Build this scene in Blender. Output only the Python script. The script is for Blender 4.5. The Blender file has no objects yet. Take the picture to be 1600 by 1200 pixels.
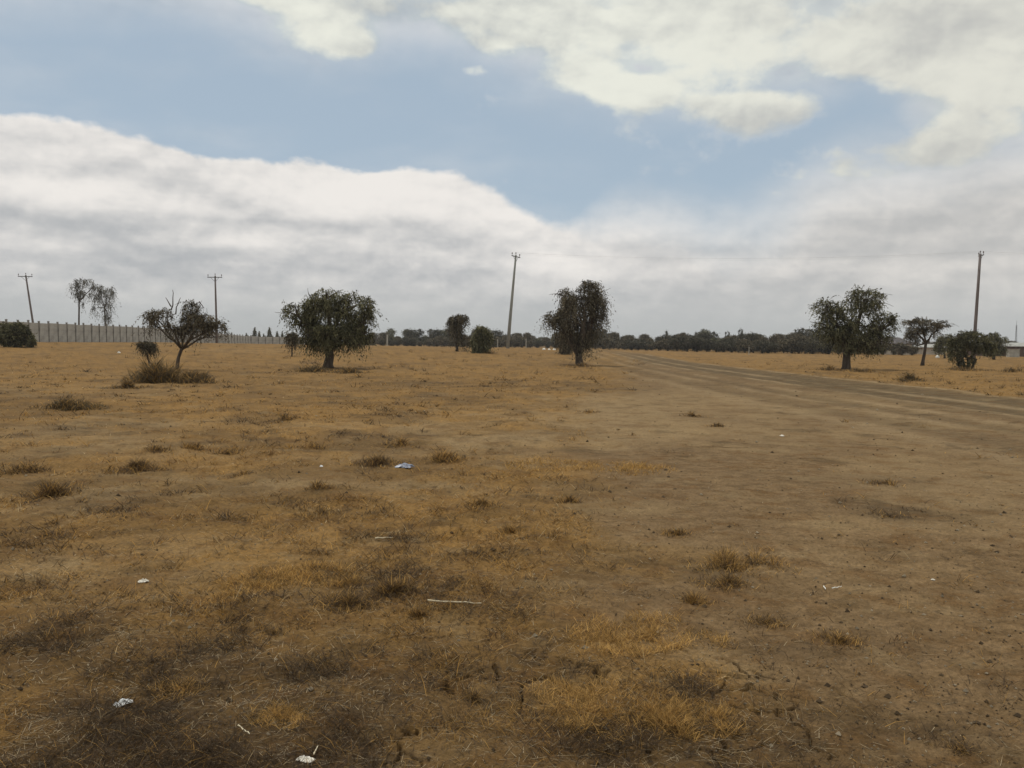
import bpy, math, random
import numpy as np
from math import radians as R
C = bpy.context.scene
COL = C.collection

# ------------------------------------------------------------------ camera
F = 1400.0; PITCH = R(2.64); ROLL = R(0.66); EYE = 1.55
cam = bpy.data.objects.new('camera', bpy.data.cameras.new('camera'))
COL.objects.link(cam)
from mathutils import Matrix, Vector
MR = Matrix.Rotation(math.pi/2 - PITCH, 4, 'X') @ Matrix.Rotation(ROLL, 4, 'Z')
cam.matrix_world = Matrix.Translation((0, 0, EYE)) @ MR
cam.data.sensor_width = 36.0; cam.data.lens = 36.0*F/1600
cam.data.clip_start = 0.05; cam.data.clip_end = 20000
C.camera = cam

# ------------------------------------------------------------------ light
SUN_EL, SUN_AZ, SUN_E = 66.0, -35.0, 2.0       # degrees; azimuth from +Y towards +X
C.view_settings.view_transform = 'Standard'; C.view_settings.look = 'None'
C.view_settings.exposure = 0.0; C.view_settings.gamma = 1.0
sun = bpy.data.objects.new('sun', bpy.data.lights.new('sun', 'SUN')); COL.objects.link(sun)
sun.data.energy = SUN_E; sun.data.angle = R(2.5); sun.data.color = (1.0, 0.95, 0.86)
_sd = Vector((math.sin(R(SUN_AZ))*math.cos(R(SUN_EL)), math.cos(R(SUN_AZ))*math.cos(R(SUN_EL)), math.sin(R(SUN_EL))))
sun.rotation_euler = _sd.to_track_quat('Z', 'Y').to_euler()

# ------------------------------------------------------------------ sky: physical sky with procedural cloud layers
W = bpy.data.worlds.new('World'); C.world = W; W.use_nodes = True
nt = W.node_tree; nt.nodes.clear()
class G:                                   # tiny node helper
    def __init__(s, nt): s.nt = nt
    def n(s, t, **k):
        nd = s.nt.nodes.new(t)
        for a, b in k.items(): setattr(nd, a, b)
        return nd
    def put(s, nd, i, v):
        if hasattr(v, 'is_output') or isinstance(v, bpy.types.NodeSocket): s.nt.links.new(v, nd.inputs[i])
        elif v is not None: nd.inputs[i].default_value = v
    def m(s, op, a, b=None, c=None, clamp=False):
        nd = s.n('ShaderNodeMath', operation=op, use_clamp=clamp)
        s.put(nd, 0, a)
        if b is not None: s.put(nd, 1, b)
        if c is not None: s.put(nd, 2, c)
        return nd.outputs[0]
    def vec(s, x, y, z):
        nd = s.n('ShaderNodeCombineXYZ'); s.put(nd, 0, x); s.put(nd, 1, y); s.put(nd, 2, z); return nd.outputs[0]
    def noise(s, vec, scale, detail=6, rough=0.55, dist=0.0, lac=2.0):
        nd = s.n('ShaderNodeTexNoise'); s.put(nd, 'Vector', vec); s.put(nd, 'Scale', scale)
        s.put(nd, 'Detail', detail); s.put(nd, 'Roughness', rough); s.put(nd, 'Distortion', dist); s.put(nd, 'Lacunarity', lac)
        return nd.outputs[0]
    def sm(s, v, a, b, c=0.0, d=1.0):       # smoothstep from a..b to c..d
        nd = s.n('ShaderNodeMapRange', interpolation_type='SMOOTHSTEP'); s.put(nd, 0, v)
        for i, q in zip((1, 2, 3, 4), (a, b, c, d)): s.put(nd, i, q)
        return nd.outputs[0]
    def mix(s, f, a, b):
        nd = s.n('ShaderNodeMix', data_type='RGBA'); s.put(nd, 0, f)
        s.put(nd, 6, a if not isinstance(a, tuple) else (*a[:3], 1)); s.put(nd, 7, b if not isinstance(b, tuple) else (*b[:3], 1))
        return nd.outputs[2]
    def curve(s, v, pts, lo, hi, vlo, vhi):
        t = s.n('ShaderNodeMapRange'); s.put(t, 0, v); s.put(t, 1, lo); s.put(t, 2, hi)
        fc = s.n('ShaderNodeFloatCurve'); s.put(fc, 'Value', t.outputs[0])
        cv = fc.mapping.curves[0]
        P = [((a-lo)/(hi-lo), (b-vlo)/(vhi-vlo)) for a, b in pts]
        while len(cv.points) < len(P): cv.points.new(0.5, 0.5)
        for p, q in zip(cv.points, P): p.location = q
        fc.mapping.update()
        o = s.n('ShaderNodeMapRange'); s.put(o, 0, fc.outputs[0]); s.put(o, 3, vlo); s.put(o, 4, vhi)
        return o.outputs[0]
def lin(r, g, b):                          # sRGB 0..255 to linear
    f = lambda c: (c/255/12.92) if c <= 10 else ((c/255+0.055)/1.055)**2.4
    return (f(r), f(g), f(b))
g = G(nt)
tc = g.n('ShaderNodeTexCoord').outputs['Generated']
sx = g.n('ShaderNodeSeparateXYZ'); nt.links.new(tc, sx.inputs[0])
az = g.m('ARCTAN2', sx.outputs[0], sx.outputs[1])
el = g.m('ARCSINE', sx.outputs[2])
AZ = lambda px: math.atan((px-800)/F)
EL = lambda px, py: math.atan(((535.5+0.0115*(px-800)) - py)/F)*math.cos(AZ(px))
p1 = g.vec(az, g.m('MULTIPLY', el, 1.5), 0.0)
warp = g.m('SUBTRACT', g.noise(p1, 5.0, 10, 0.55), 0.5)
warpb = g.m('SUBTRACT', g.noise(g.vec(az, g.m('MULTIPLY', el, 1.6), 3.1), 13.0, 10, 0.6), 0.5)
lowpts = [(-60, 205), (0, 192), (90, 200), (200, 212), (300, 232), (400, 246), (480, 240), (560, 262), (680, 268), (750, 292), (820, 318), (880, 338), (950, 306), (1040, 304), (1120, 322), (1210, 290), (1270, 240), (1330, 214), (1420, 190), (1560, 150), (1700, 130)]
uppts = [(-60, -60), (60, -60), (170, -40), (300, -15), (400, 0), (440, 25), (500, 40), (570, 45), (620, 40), (700, 52), (745, 60), (800, 82), (860, 105), (940, 130), (1040, 140), (1120, 130), (1200, 110), (1280, 90), (1340, 60), (1420, 150), (1560, 240), (1700, 300)]
A0, A1 = AZ(-120), AZ(1760)
low = g.curve(az, [(A0, EL(-60, 205))] + [(AZ(x), EL(x, y)) for x, y in lowpts] + [(A1, EL(1700, 130))], A0, A1, -0.1, 0.6)
upp = g.curve(az, [(A0, EL(-60, -60))] + [(AZ(x), EL(x, y)) for x, y in uppts] + [(A1, EL(1700, 300))], A0, A1, -0.1, 0.6)
def spot(px, py, rx, ry, k=1.0):           # a soft round mass of cloud
    a_ = g.m('DIVIDE', g.m('SUBTRACT', az, AZ(px)), rx/F); b_ = g.m('DIVIDE', g.m('SUBTRACT', el, EL(px, py)), ry/F)
    return g.m('MULTIPLY', g.m('EXPONENT', g.m('MULTIPLY', g.m('ADD', g.m('MULTIPLY', a_, a_), g.m('MULTIPLY', b_, b_)), -1.0)), k)
def total(L):
    o = L[0]
    for q_ in L[1:]: o = g.m('ADD', o, q_)
    return o
def billow(da, de):                        # cloud relief, sampled twice to light it from above
    v1 = g.vec(g.m('ADD', az, da), g.m('MULTIPLY', g.m('ADD', el, de), 1.5), 5.3)
    return total([g.m('MULTIPLY', g.noise(v1, 5.5, 4, .55, .2), .60), g.m('MULTIPLY', g.noise(v1, 14.0, 5, .58, .2), .32), g.m('MULTIPLY', g.noise(v1, 34.0, 5, .6), .14)])
B0 = billow(0.0, 0.0); B1 = billow(-.006, .011)
relief = g.m('SUBTRACT', B0, B1)           # positive on faces turned to the light
nz_ = g.m('SUBTRACT', B0, .53)
dl = g.m('ADD', g.m('SUBTRACT', low, el), g.m('ADD', g.m('MULTIPLY', nz_, 0.085), g.m('MULTIPLY', warp, .015)))
soft = g.curve(az, [(A0, .009), (AZ(700), .009), (AZ(860), .014), (AZ(950), .055), (AZ(1300), .10), (A1, .11)], A0, A1, 0.0, 0.2)
mlow = g.sm(g.m('DIVIDE', dl, soft), -0.3, 1.0)
warpc = g.m('SUBTRACT', g.noise(g.vec(az, g.m('MULTIPLY', el, 1.4), 9.4), 24.0, 7, 0.58), 0.5)
puffs = total([spot(490, 48, 66, 44), spot(552, 82, 40, 18, .7), spot(756, 82, 34, 20, .7), spot(738, 116, 30, 12, .62), spot(905, 128, 62, 27), spot(985, 150, 58, 22), spot(1100, 95, 150, 62), spot(1110, 172, 60, 20, .6), spot(1170, 180, 50, 26, .65), spot(1235, 176, 50, 26, .62), spot(1500, 70, 130, 60), spot(1340, 85, 90, 50, .7),
  spot(1560, 150, 120, 70), spot(1420, 50, 100, 40), spot(1400, 245, 130, 42, .8), spot(1030, 30, 240, 60, .9), spot(820, 45, 130, 36, .8), spot(650, 18, 120, 26, .7), spot(340, -4, 150, 16, .75)])
holes = total([spot(990, 115, 60, 10, .40), spot(1285, 150, 50, 16, .22), spot(1120, 148, 90, 7, .18), spot(1350, 195, 60, 26, .5), spot(700, 110, 60, 20, .3)])
du = g.m('ADD', g.m('SUBTRACT', el, upp), g.m('MULTIPLY', nz_, 0.20))
mupp = g.m('MAXIMUM', g.sm(du, -0.012, 0.075), g.sm(g.m('SUBTRACT', g.m('ADD', puffs, g.m('ADD', g.m('MULTIPLY', nz_, 3.0), g.m('MULTIPLY', warpc, .8))), holes), .22, .98))
veil = g.m('MULTIPLY', g.sm(g.m('ADD', g.m('SUBTRACT', el, upp), g.m('MULTIPLY', warp, .12)), -0.075, 0.03), .62)
wisp = g.m('MULTIPLY', g.sm(g.noise(g.vec(g.m('MULTIPLY', az, 0.9), g.m('MULTIPLY', el, 2.4), 7.7), 4.2, 7, 0.52), 0.42, 0.80), 0.35)
cover = g.m('MAXIMUM', g.m('MAXIMUM', mlow, mupp), g.m('MAXIMUM', wisp, veil))
band = g.noise(g.vec(g.m('MULTIPLY', az, 1.1), g.m('MULTIPLY', el, 6.5), 1.7), 4.4, 7, 0.50, 0.0)
depth = g.sm(dl, 0.02, 0.13)
lg = total([spot(215, 266, 120, 13, .8), spot(335, 292, 80, 14, .9), spot(90, 345, 190, 17, .9), spot(430, 348, 150, 8, .8), spot(715, 325, 60, 16), spot(690, 376, 180, 22, 1.1), spot(420, 402, 220, 18, .9), spot(1450, 350, 70, 12, .7), spot(1150, 392, 200, 12, .6), spot(900, 440, 300, 14, .6), spot(200, 440, 300, 14, .5)])
lw = total([spot(110, 300, 100, 13), spot(330, 380, 80, 11), spot(50, 385, 70, 12), spot(600, 298, 140, 26), spot(800, 340, 70, 12, .7), spot(1010, 350, 70, 14), spot(1250, 330, 90, 12, .7), spot(1150, 320, 90, 10, .6), spot(1400, 310, 90, 14, .8)])
rl = g.m('MULTIPLY', relief, -3.0)
shl = total([g.m('MULTIPLY', depth, 0.48), g.m('MULTIPLY', g.m('SUBTRACT', band, 0.5), 1.25), rl, g.m('MULTIPLY', g.m('SUBTRACT', lg, lw), .30)])
clow = g.mix(g.sm(shl, -0.30, 1.0), lin(239, 235, 230), lin(175, 178, 181))
bg = total([spot(1430, 60, 60, 40), spot(1175, 200, 130, 22, 1.6), spot(620, 30, 120, 40), spot(1420, 250, 160, 50), spot(1500, 30, 80, 25)])
bw = total([spot(1110, 100, 110, 45), spot(930, 130, 70, 30), spot(490, 40, 60, 36), spot(1530, 130, 70, 40), spot(1530, 25, 30, 10)])
shu = total([g.m('MULTIPLY', nz_, 0.9), g.m('MULTIPLY', relief, -4.2), g.m('MULTIPLY', g.m('SUBTRACT', bg, bw), .36)])
cupp = g.mix(g.sm(shu, -0.45, 0.85), lin(234, 235, 224), lin(186, 189, 188))
isup = g.sm(g.m('SUBTRACT', mupp, g.m('MULTIPLY', mlow, 0.55)), 0.0, 0.6)
ccol = g.mix(isup, clow, cupp)
warm = g.sm(az, AZ(800), AZ(1600))
ccol = g.mix(g.m('MULTIPLY', warm, 0.30), ccol, lin(204, 199, 190))
haz = g.sm(el, 0.0, 0.085)
ccol = g.mix(haz, lin(183, 186, 186), ccol)
sky = g.n('ShaderNodeTexSky', sky_type='NISHITA', sun_disc=False)
sky.sun_elevation = R(SUN_EL); sky.sun_rotation = R(SUN_AZ); sky.altitude = 1500; sky.dust_density = 2.5; sky.air_density = 1.0
b1 = g.n('ShaderNodeBackground'); nt.links.new(sky.outputs[0], b1.inputs[0]); b1.inputs[1].default_value = 0.11
b2 = g.n('ShaderNodeBackground'); nt.links.new(ccol, b2.inputs[0]); b2.inputs[1].default_value = 1.0
hz = g.n('ShaderNodeBackground'); hz.inputs[0].default_value = (*lin(170, 186, 198), 1); hz.inputs[1].default_value = 1
mh = g.n('ShaderNodeMixShader'); mh.inputs[0].default_value = 0.80          # thin high veil in the blue
nt.links.new(b1.outputs[0], mh.inputs[1]); nt.links.new(hz.outputs[0], mh.inputs[2])
ms = g.n('ShaderNodeMixShader'); nt.links.new(cover, ms.inputs[0]); nt.links.new(mh.outputs[0], ms.inputs[1]); nt.links.new(b2.outputs[0], ms.inputs[2])
wo = g.n('ShaderNodeOutputWorld'); nt.links.new(ms.outputs[0], wo.inputs[0])

# ------------------------------------------------------------------ noise in numpy
def _h(ix, iy, iz, seed):
    n = (ix.astype(np.int64)*374761393 + iy.astype(np.int64)*668265263 + iz.astype(np.int64)*2147483647 + seed*1274126177) & 0xFFFFFFFF
    n = ((n ^ (n >> 13))*1274126177) & 0xFFFFFFFF
    n = ((n ^ (n >> 16))*2246822519) & 0xFFFFFFFF
    return ((n ^ (n >> 15)) & 0xFFFFFF)/float(0xFFFFFF)
def vnoise(x, y, seed=0, z=None):
    x = np.asarray(x, float); y = np.asarray(y, float)
    ix = np.floor(x); iy = np.floor(y); fx = x-ix; fy = y-iy
    fx = fx*fx*fx*(fx*(fx*6-15)+10); fy = fy*fy*fy*(fy*(fy*6-15)+10)
    if z is None:
        o = np.zeros_like(ix)
        a = _h(ix, iy, o, seed)*(1-fx)+_h(ix+1, iy, o, seed)*fx
        b = _h(ix, iy+1, o, seed)*(1-fx)+_h(ix+1, iy+1, o, seed)*fx
        return a*(1-fy)+b*fy
    iz = np.floor(z); fz = z-iz; fz = fz*fz*(3-2*fz); r = []
    for k in (0, 1):
        a = _h(ix, iy, iz+k, seed)*(1-fx)+_h(ix+1, iy, iz+k, seed)*fx
        b = _h(ix, iy+1, iz+k, seed)*(1-fx)+_h(ix+1, iy+1, iz+k, seed)*fx
        r.append(a*(1-fy)+b*fy)
    return r[0]*(1-fz)+r[1]*fz
def fbm(x, y, oct=4, seed=0, gain=0.5):
    s = 0; a = 1; t = 0; c, d = math.cos(0.6), math.sin(0.6)
    for i in range(oct):
        s = s+a*vnoise(x, y, seed+i*17); t += a; a *= gain
        x, y = (x*c-y*d)*2.03+11.3, (x*d+y*c)*2.03+5.7
    return s/t
def ss(v, a, b):
    t = np.clip((np.asarray(v, float)-a)/(b-a), 0, 1); return t*t*(3-2*t)

# ------------------------------------------------------------------ terrain
def H0(x, y):                              # the broad shape of the land
    x = np.asarray(x, float); y = np.asarray(y, float)
    a = x/np.maximum(y, 1.0); d = np.hypot(x, y)
    wa = np.where(a < 0, 0.7+0.27*ss(-a, 0, 0.42), 0.7*(1-ss(a, 0.02, 0.24)))
    wa = np.where(y < 0, 0, wa)
    up = ss(d, 45, 112)*(1-ss(d, 150, 232))
    return wa*up - 1.0*ss(d, 700, 3000)*0
def ray(px, py):
    v = MR.to_3x3() @ Vector(((px-800)/F, (600-py)/F, -1)); return v
def hit(px, py):                           # the ground point that the photo shows at a pixel
    v = ray(px, py); t = 1.0; o = Vector((0, 0, EYE))
    while t < 1500:
        p = o+v*t
        if p.z <= float(H0(p.x, p.y)): break
        t *= 1.004
    return p.x, p.y
def at(px, D):
    v = ray(px, 535.5+0.0115*(px-800)); return v.x/v.y*D, D
def xr(y):                                 # centre line of the dirt track
    return 13.0+1.6*ss(y, 35, 150)+0.9*(1-ss(y, 10, 30))+0.35*np.sin(np.asarray(y)/17.0)
def edgex(y):                              # left rim of the bare ground
    y = np.asarray(y, float)
    return np.interp(y, [0, 3.3, 4.3, 5.2, 8.3, 13, 20.8, 34, 50, 66, 110], [0.9, 0.95, 0.75, 0.45, 0.75, 0.6, 1.3, 3.4, 5.6, 8.0, 12.0])
# patches seen in the photo: (px, py, half width px, half height px, strength)
GOLD = [(1000, 985, 140, 40, 1), (930, 1085, 150, 55, 1.1), (1080, 1120, 90, 50, .9), (900, 725, 130, 18, 1), (1050, 1010, 80, 25, .7), (440, 905, 130, 40, .8), (300, 970, 160, 40, .6),
        (700, 640, 160, 14, .7), (820, 600, 140, 10, .9), (350, 640, 200, 14, .6), (1450, 590, 200, 12, 1), (1150, 560, 120, 7, 1), (600, 905, 90, 26, .5), (560, 800, 160, 22, .5),
        (450, 1090, 70, 30, .7), (120, 980, 120, 60, .5), (60, 1130, 80, 60, .5), (650, 1150, 60, 30, .3), (1130, 870, 70, 22, .5), (760, 850, 140, 25, .5), (230, 800, 120, 22, .4)]
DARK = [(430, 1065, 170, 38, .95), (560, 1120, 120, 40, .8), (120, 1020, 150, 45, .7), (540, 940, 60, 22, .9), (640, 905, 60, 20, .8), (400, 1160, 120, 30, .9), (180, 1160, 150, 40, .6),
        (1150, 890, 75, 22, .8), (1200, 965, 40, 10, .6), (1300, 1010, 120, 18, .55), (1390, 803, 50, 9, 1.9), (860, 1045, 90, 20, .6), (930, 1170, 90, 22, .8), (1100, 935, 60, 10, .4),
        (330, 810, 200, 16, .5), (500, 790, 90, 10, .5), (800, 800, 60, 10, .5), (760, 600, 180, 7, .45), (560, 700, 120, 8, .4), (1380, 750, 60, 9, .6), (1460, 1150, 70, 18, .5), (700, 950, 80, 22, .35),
        (950, 605, 60, 5, .6), (640, 600, 60, 5, .5), (1245, 1166, 45, 9, 1.1), (850, 1060, 60, 14, .5), (270, 590, 75, 9, .6), (515, 578, 62, 6, .7), (905, 572, 36, 4, .6), (1322, 578, 44, 4, .6)]  # broad left and narrow tree feet: shadow painted in with the brush tone
PALE = [(150, 775, 160, 9, .7), (600, 762, 260, 8, .6), (60, 800, 110, 10, .9), (330, 855, 260, 16, .5), (60, 880, 90, 20, .5), (110, 605, 120, 8, .8), (880, 655, 150, 14, 1.1), (760, 685, 110, 8, .9), (600, 665, 120, 8, .7), (300, 660, 160, 8, .6), (930, 625, 60, 6, .8), (180, 690, 120, 8, .6),
        (480, 855, 120, 14, .4), (950, 800, 60, 14, .7), (400, 547, 60, 3, 1.0), (250, 750, 180, 10, .5), (820, 1080, 90, 26, .5), (1130, 1040, 60, 26, .6), (1080, 630, 200, 26, .7), (1250, 680, 160, 16, .4), (1330, 880, 160, 40, .35), (1000, 860, 90, 22, .4), (620, 1190, 60, 20, .4), (700, 1000, 90, 16, .4)]
def to_blobs(L):
    o = []
    for px, py, hx, hy, s in L:
        x, y = hit(px, py); y0 = hit(px, py+hy)[1]; y1 = hit(px, py-hy)[1]
        o.append((x, (y0+y1)/2, hx/F*y, (y1-y0)/2, s))
    return o
GB, DB, PB = to_blobs(GOLD), to_blobs(DARK), to_blobs(PALE)
CRK = to_blobs([(845, 1062, 110, 32, 1), (1195, 1110, 55, 60, 1), (1150, 1172, 90, 26, 1), (800, 1045, 70, 16, .9), (640, 1165, 60, 26, .6), (1010, 1185, 90, 20, .6)])
def blobs(L, x, y, wx, wy):
    s = np.zeros_like(x)
    for bx, by, rx, ry, k in L:
        d = ((x+wx*rx-bx)/rx)**2+((y+wy*ry-by)/ry)**2
        s = s+k*np.exp(-d*0.9)
    return s
def masks(x, y):
    x = np.asarray(x, float); y = np.asarray(y, float); d = np.hypot(x, y)
    wx = (fbm(x*1.3, y*1.3, 4, 3)-.5)*2.2; wy = (fbm(x*1.3, y*1.3, 4, 9)-.5)*2.2
    ex = edgex(y); sc = 0.35+0.02*d
    bare = ss((x-ex+(fbm(x*.8, y*.8, 4, 21)-.5)*(1.6+.04*d))/sc, -1, 1.6)
    right = ss(x-xr(y)-2.2+(fbm(x*.5, y*.25, 3, 5)-.5)*1.5, -.3, .6)      # grass field beyond the track
    bare = bare*(1-right)*(1-ss(y, 90, 150)*.5)
    n1 = fbm(x*.55, y*.42, 5, 31); n2 = fbm(x*1.7, y*1.3, 5, 41, .6)
    gold = blobs(GB, x, y, wx, wy)*1.0 + ss(n1, .48, .66)*.55 + ss(n2, .5, .68)*.4 + .75*ss(d, 18, 45)+.6*right
    dark = blobs(DB, x, y, wx, wy)*.85 + .30*(1-ss(d, 4.5, 9))*(1-bare)+.10*(1-ss(d, 4, 8))*bare+ ss(fbm(x*.8, y*.6, 5, 51), .54, .68)*.5*(1-.8*bare)+ss(fbm(x*2.6, y*2.0, 4, 61, .6), .56, .7)*.4*(1-.6*bare)  # distance terms darken the near ground: cloud shade and lens falloff in colour
    pale = blobs(PB, x, y, wx, wy)*1.25 + ss(fbm(x*.4+3, y*.5, 4, 71), .52, .68)*.5
    gold = gold*(1-.93*bare)
    trk = (np.exp(-((x-xr(y))/2.6)**4)+.6*np.exp(-((x-xr(y)+4.3)/.5)**2)+.45*np.exp(-((x-xr(y)+6.0)/.6)**2))*(1-.6*ss(y, 70, 140))
    return np.clip(gold, 0, 1), np.clip(dark, 0, 1), np.clip(pale, 0, 1), bare, trk
def voro(x, y, seed):                      # distance to the edge between drying polygons
    ix = np.floor(x); iy = np.floor(y); f1 = np.full_like(x, 9.); f2 = np.full_like(x, 9.)
    z = np.zeros_like(ix)
    for i in (-1, 0, 1):
        for j in (-1, 0, 1):
            cx = ix+i+.5+(_h(ix+i, iy+j, z, seed)-.5)*.9; cy = iy+j+.5+(_h(ix+i, iy+j, z, seed+5)-.5)*.9
            dd = np.hypot(cx-x, cy-y); f2 = np.where(dd < f1, f1, np.minimum(f2, dd)); f1 = np.minimum(f1, dd)
    return f2-f1
def crack(x, y):
    m = np.clip(blobs(CRK, x, y, 0*x, 0*x)*1.25, 0, 1)
    q = fbm(x*7, y*7, 3, 88)-.5; q2 = fbm(x*7+40, y*7, 3, 89)-.5
    e = voro(x*3.6+q*1.0, y*3.6+q2*1.0, 7)
    keep = ss(fbm(x*5, y*5, 2, 97)+m*.5, .55, .66)
    return (1-ss(e, .022, .060))*keep*ss(m, .12, .35)
def H(x, y):
    x = np.asarray(x, float); y = np.asarray(y, float)
    gold, dark, pale, bare, trk = masks(x, y); d = np.hypot(x, y)
    z = H0(x, y)
    z = z+(fbm(x*.5, y*.5, 3, 101)-.5)*.10*(1-.6*bare)
    z = z+(fbm(x*2.1, y*2.1, 4, 111)-.5)*.085*(1-.72*bare)*(1-ss(d, 60, 120))
    z = z+(fbm(x*9, y*9, 4, 121, .6)-.5)*.034*(1-.55*bare)*(1-ss(d, 14, 30))
    z = z+(fbm(x*34, y*34, 3, 131, .62)-.5)*.020*(1-ss(d, 7, 14))
    u = x-xr(y)
    z = z+trk*(-.05)+.05*np.exp(-((np.abs(u)-2.3)/.45)**2)*(1-ss(y, 60, 140))
    z = z-.035*trk*(np.exp(-((u-.85)/.22)**2)+np.exp(-((u+.85)/.22)**2))
    z = z-.11*crack(x, y)
    return z
def Hs(x, y): return float(H(np.array([x]), np.array([y]))[0])

# ------------------------------------------------------------------ object helpers
def mesh_obj(name, v, f, mats, parent=None, cols=None, smooth=False, mi=None):
    me = bpy.data.meshes.new(name)
    v = np.asarray(v, np.float32)
    if isinstance(f, np.ndarray):
        k = f.shape[1]; me.vertices.add(len(v)); me.vertices.foreach_set('co', v.ravel())
        me.loops.add(f.size); me.loops.foreach_set('vertex_index', f.ravel().astype(np.int32))
        me.polygons.add(len(f)); me.polygons.foreach_set('loop_start', np.arange(0, f.size, k, dtype=np.int32))
        try: me.polygons.foreach_set('loop_total', np.full(len(f), k, dtype=np.int32))
        except Exception: pass
        me.update(calc_edges=True); me.validate()
    else:
        me.from_pydata([tuple(map(float, p)) for p in v], [], f); me.update()
    for m_ in (mats if isinstance(mats, list) else [mats]): me.materials.append(m_)
    if cols is not None:
        for cn, arr in cols.items():
            a = me.color_attributes.new(cn, 'FLOAT_COLOR', 'POINT'); a.data.foreach_set('color', np.asarray(arr, np.float32).ravel())
    if mi is not None: me.polygons.foreach_set('material_index', np.asarray(mi, np.int32))
    me.polygons.foreach_set('use_smooth', np.full(len(me.polygons), smooth))
    o = bpy.data.objects.new(name, me); COL.objects.link(o)
    if parent is not None: o.parent = parent
    return o
def empty(name, loc, rz=0):
    o = bpy.data.objects.new(name, None); COL.objects.link(o); o.location = loc; o.rotation_euler = (0, 0, rz)
    o.empty_display_size = .3; return o
def tag(o, label=None, cat=None, group=None, kind=None):
    if label: o['label'] = label
    if cat: o['category'] = cat
    if group: o['group'] = group
    if kind: o['kind'] = kind
    return o
def copy_tree(o, parent=None):
    c = o.copy(); COL.objects.link(c); c.parent = parent
    for ch in list(o.children): copy_tree(ch, c)
    return c
class MB:                                  # mesh collector
    def __init__(s): s.v = []; s.f = []
    def box(s, c, d, rz=0, taper=1.0):
        k = len(s.v); cs, sn = math.cos(rz), math.sin(rz)
        for zz in (-1, 1):
            t = taper if zz > 0 else 1
            for a, b in ((-1, -1), (1, -1), (1, 1), (-1, 1)):
                x, y = a*d[0]/2*t, b*d[1]/2*t
                s.v.append((c[0]+x*cs-y*sn, c[1]+x*sn+y*cs, c[2]+zz*d[2]/2))
        s.f += [(k, k+3, k+2, k+1), (k+4, k+5, k+6, k+7), (k, k+1, k+5, k+4), (k+1, k+2, k+6, k+5), (k+2, k+3, k+7, k+6), (k+3, k, k+4, k+7)]
    def tube(s, pts, rad, n=8, cap=True):
        P = [Vector(p) for p in pts]; k0 = len(s.v); up = Vector((0.13, 0.97, 0.2))
        for i, p in enumerate(P):
            t = (P[min(i+1, len(P)-1)]-P[max(i-1, 0)])
            if t.length < 1e-9: t = Vector((0, 0, 1))
            t.normalize(); a = t.cross(up)
            if a.length < 1e-3: a = t.cross(Vector((1, 0, 0)))
            a.normalize(); b = t.cross(a); r = rad[i] if hasattr(rad, '__len__') else rad
            for j in range(n):
                an = 2*math.pi*j/n; q = p+a*(math.cos(an)*r)+b*(math.sin(an)*r); s.v.append(tuple(q))
        for i in range(len(P)-1):
            for j in range(n):
                a0 = k0+i*n+j; a1 = k0+i*n+(j+1) % n; s.f.append((a0, a1, a1+n, a0+n))
        if cap: s.f.append(tuple(k0+(len(P)-1)*n+j for j in range(n))); s.f.append(tuple(k0+j for j in reversed(range(n))))
    def poly(s, pts): k = len(s.v); s.v += list(pts); s.f.append(tuple(range(k, k+len(pts))))
    def build(s, name, mat, parent=None, smooth=False): return mesh_obj(name, s.v, s.f, mat, parent, smooth=smooth)

# ------------------------------------------------------------------ materials
def mat(name, rough=0.85, spec=0.2):
    m_ = bpy.data.materials.new(name); m_.use_nodes = True; t = m_.node_tree; b = t.nodes['Principled BSDF']
    b.inputs['Roughness'].default_value = rough
    b.inputs['Specular IOR Level'].default_value = spec
    return m_, G(t), b
def simple(name, c1, c2, scale=3.0, rough=0.85, bump=0.0, spec=0.2, stretch=(1, 1, 1)):
    m_, q, b = mat(name, rough, spec)
    co = q.n('ShaderNodeTexCoord').outputs['Object']
    mp = q.n('ShaderNodeMapping'); q.put(mp, 0, co); mp.inputs['Scale'].default_value = stretch
    nz = q.noise(mp.outputs[0], scale, 8, .62)
    q.put(b, 'Base Color', q.mix(q.sm(nz, .32, .68), c1, c2))
    if bump:
        bp = q.n('ShaderNodeBump'); bp.inputs['Strength'].default_value = bump; bp.inputs['Distance'].default_value = .02
        q.put(bp, 'Height', nz); q.put(b, 'Normal', bp.outputs[0])
    return m_
def tinted(name, base=(1, 1, 1), transl=0.0, rough=.8, var=.35):
    m_, q, b = mat(name, rough, .12)
    at_ = q.n('ShaderNodeVertexColor'); at_.layer_name = 'tint'
    co = q.n('ShaderNodeTexCoord').outputs['Object']
    nz = q.sm(q.noise(co, 3.0, 5, .6), .3, .7, 1-var, 1+var)
    v = q.n('ShaderNodeVectorMath', operation='SCALE'); q.put(v, 0, at_.outputs[0]); q.put(v, 'Scale', nz)
    q.put(b, 'Base Color', v.outputs[0])
    if transl:
        tr = q.n('ShaderNodeBsdfTranslucent'); q.put(tr, 0, v.outputs[0]); mx = q.n('ShaderNodeMixShader'); mx.inputs[0].default_value = transl
        q.nt.links.new(b.outputs[0], mx.inputs[1]); q.nt.links.new(tr.outputs[0], mx.inputs[2])
        q.nt.links.new(mx.outputs[0], q.nt.nodes['Material Output'].inputs[0])
    return m_
M = {}
M['bark'] = simple('bark', (.045, .032, .024), (.10, .078, .06), 6, .9, .4, stretch=(1, 1, .25))
M['greybark'] = simple('grey_bark', (.13, .11, .09), (.26, .23, .19), 5, .9, .3, stretch=(1, 1, .25))
M['leaf'] = tinted('leaf', transl=.22)
M['grass'] = tinted('dry_grass', transl=.25, rough=.75, var=.2)
M['conc'] = simple('concrete', (.30, .285, .25), (.42, .40, .36), 1.6, .9, .2)
M['concdark'] = simple('weathered_concrete', (.09, .085, .08), (.30, .28, .26), .9, .9, .2)
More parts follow.
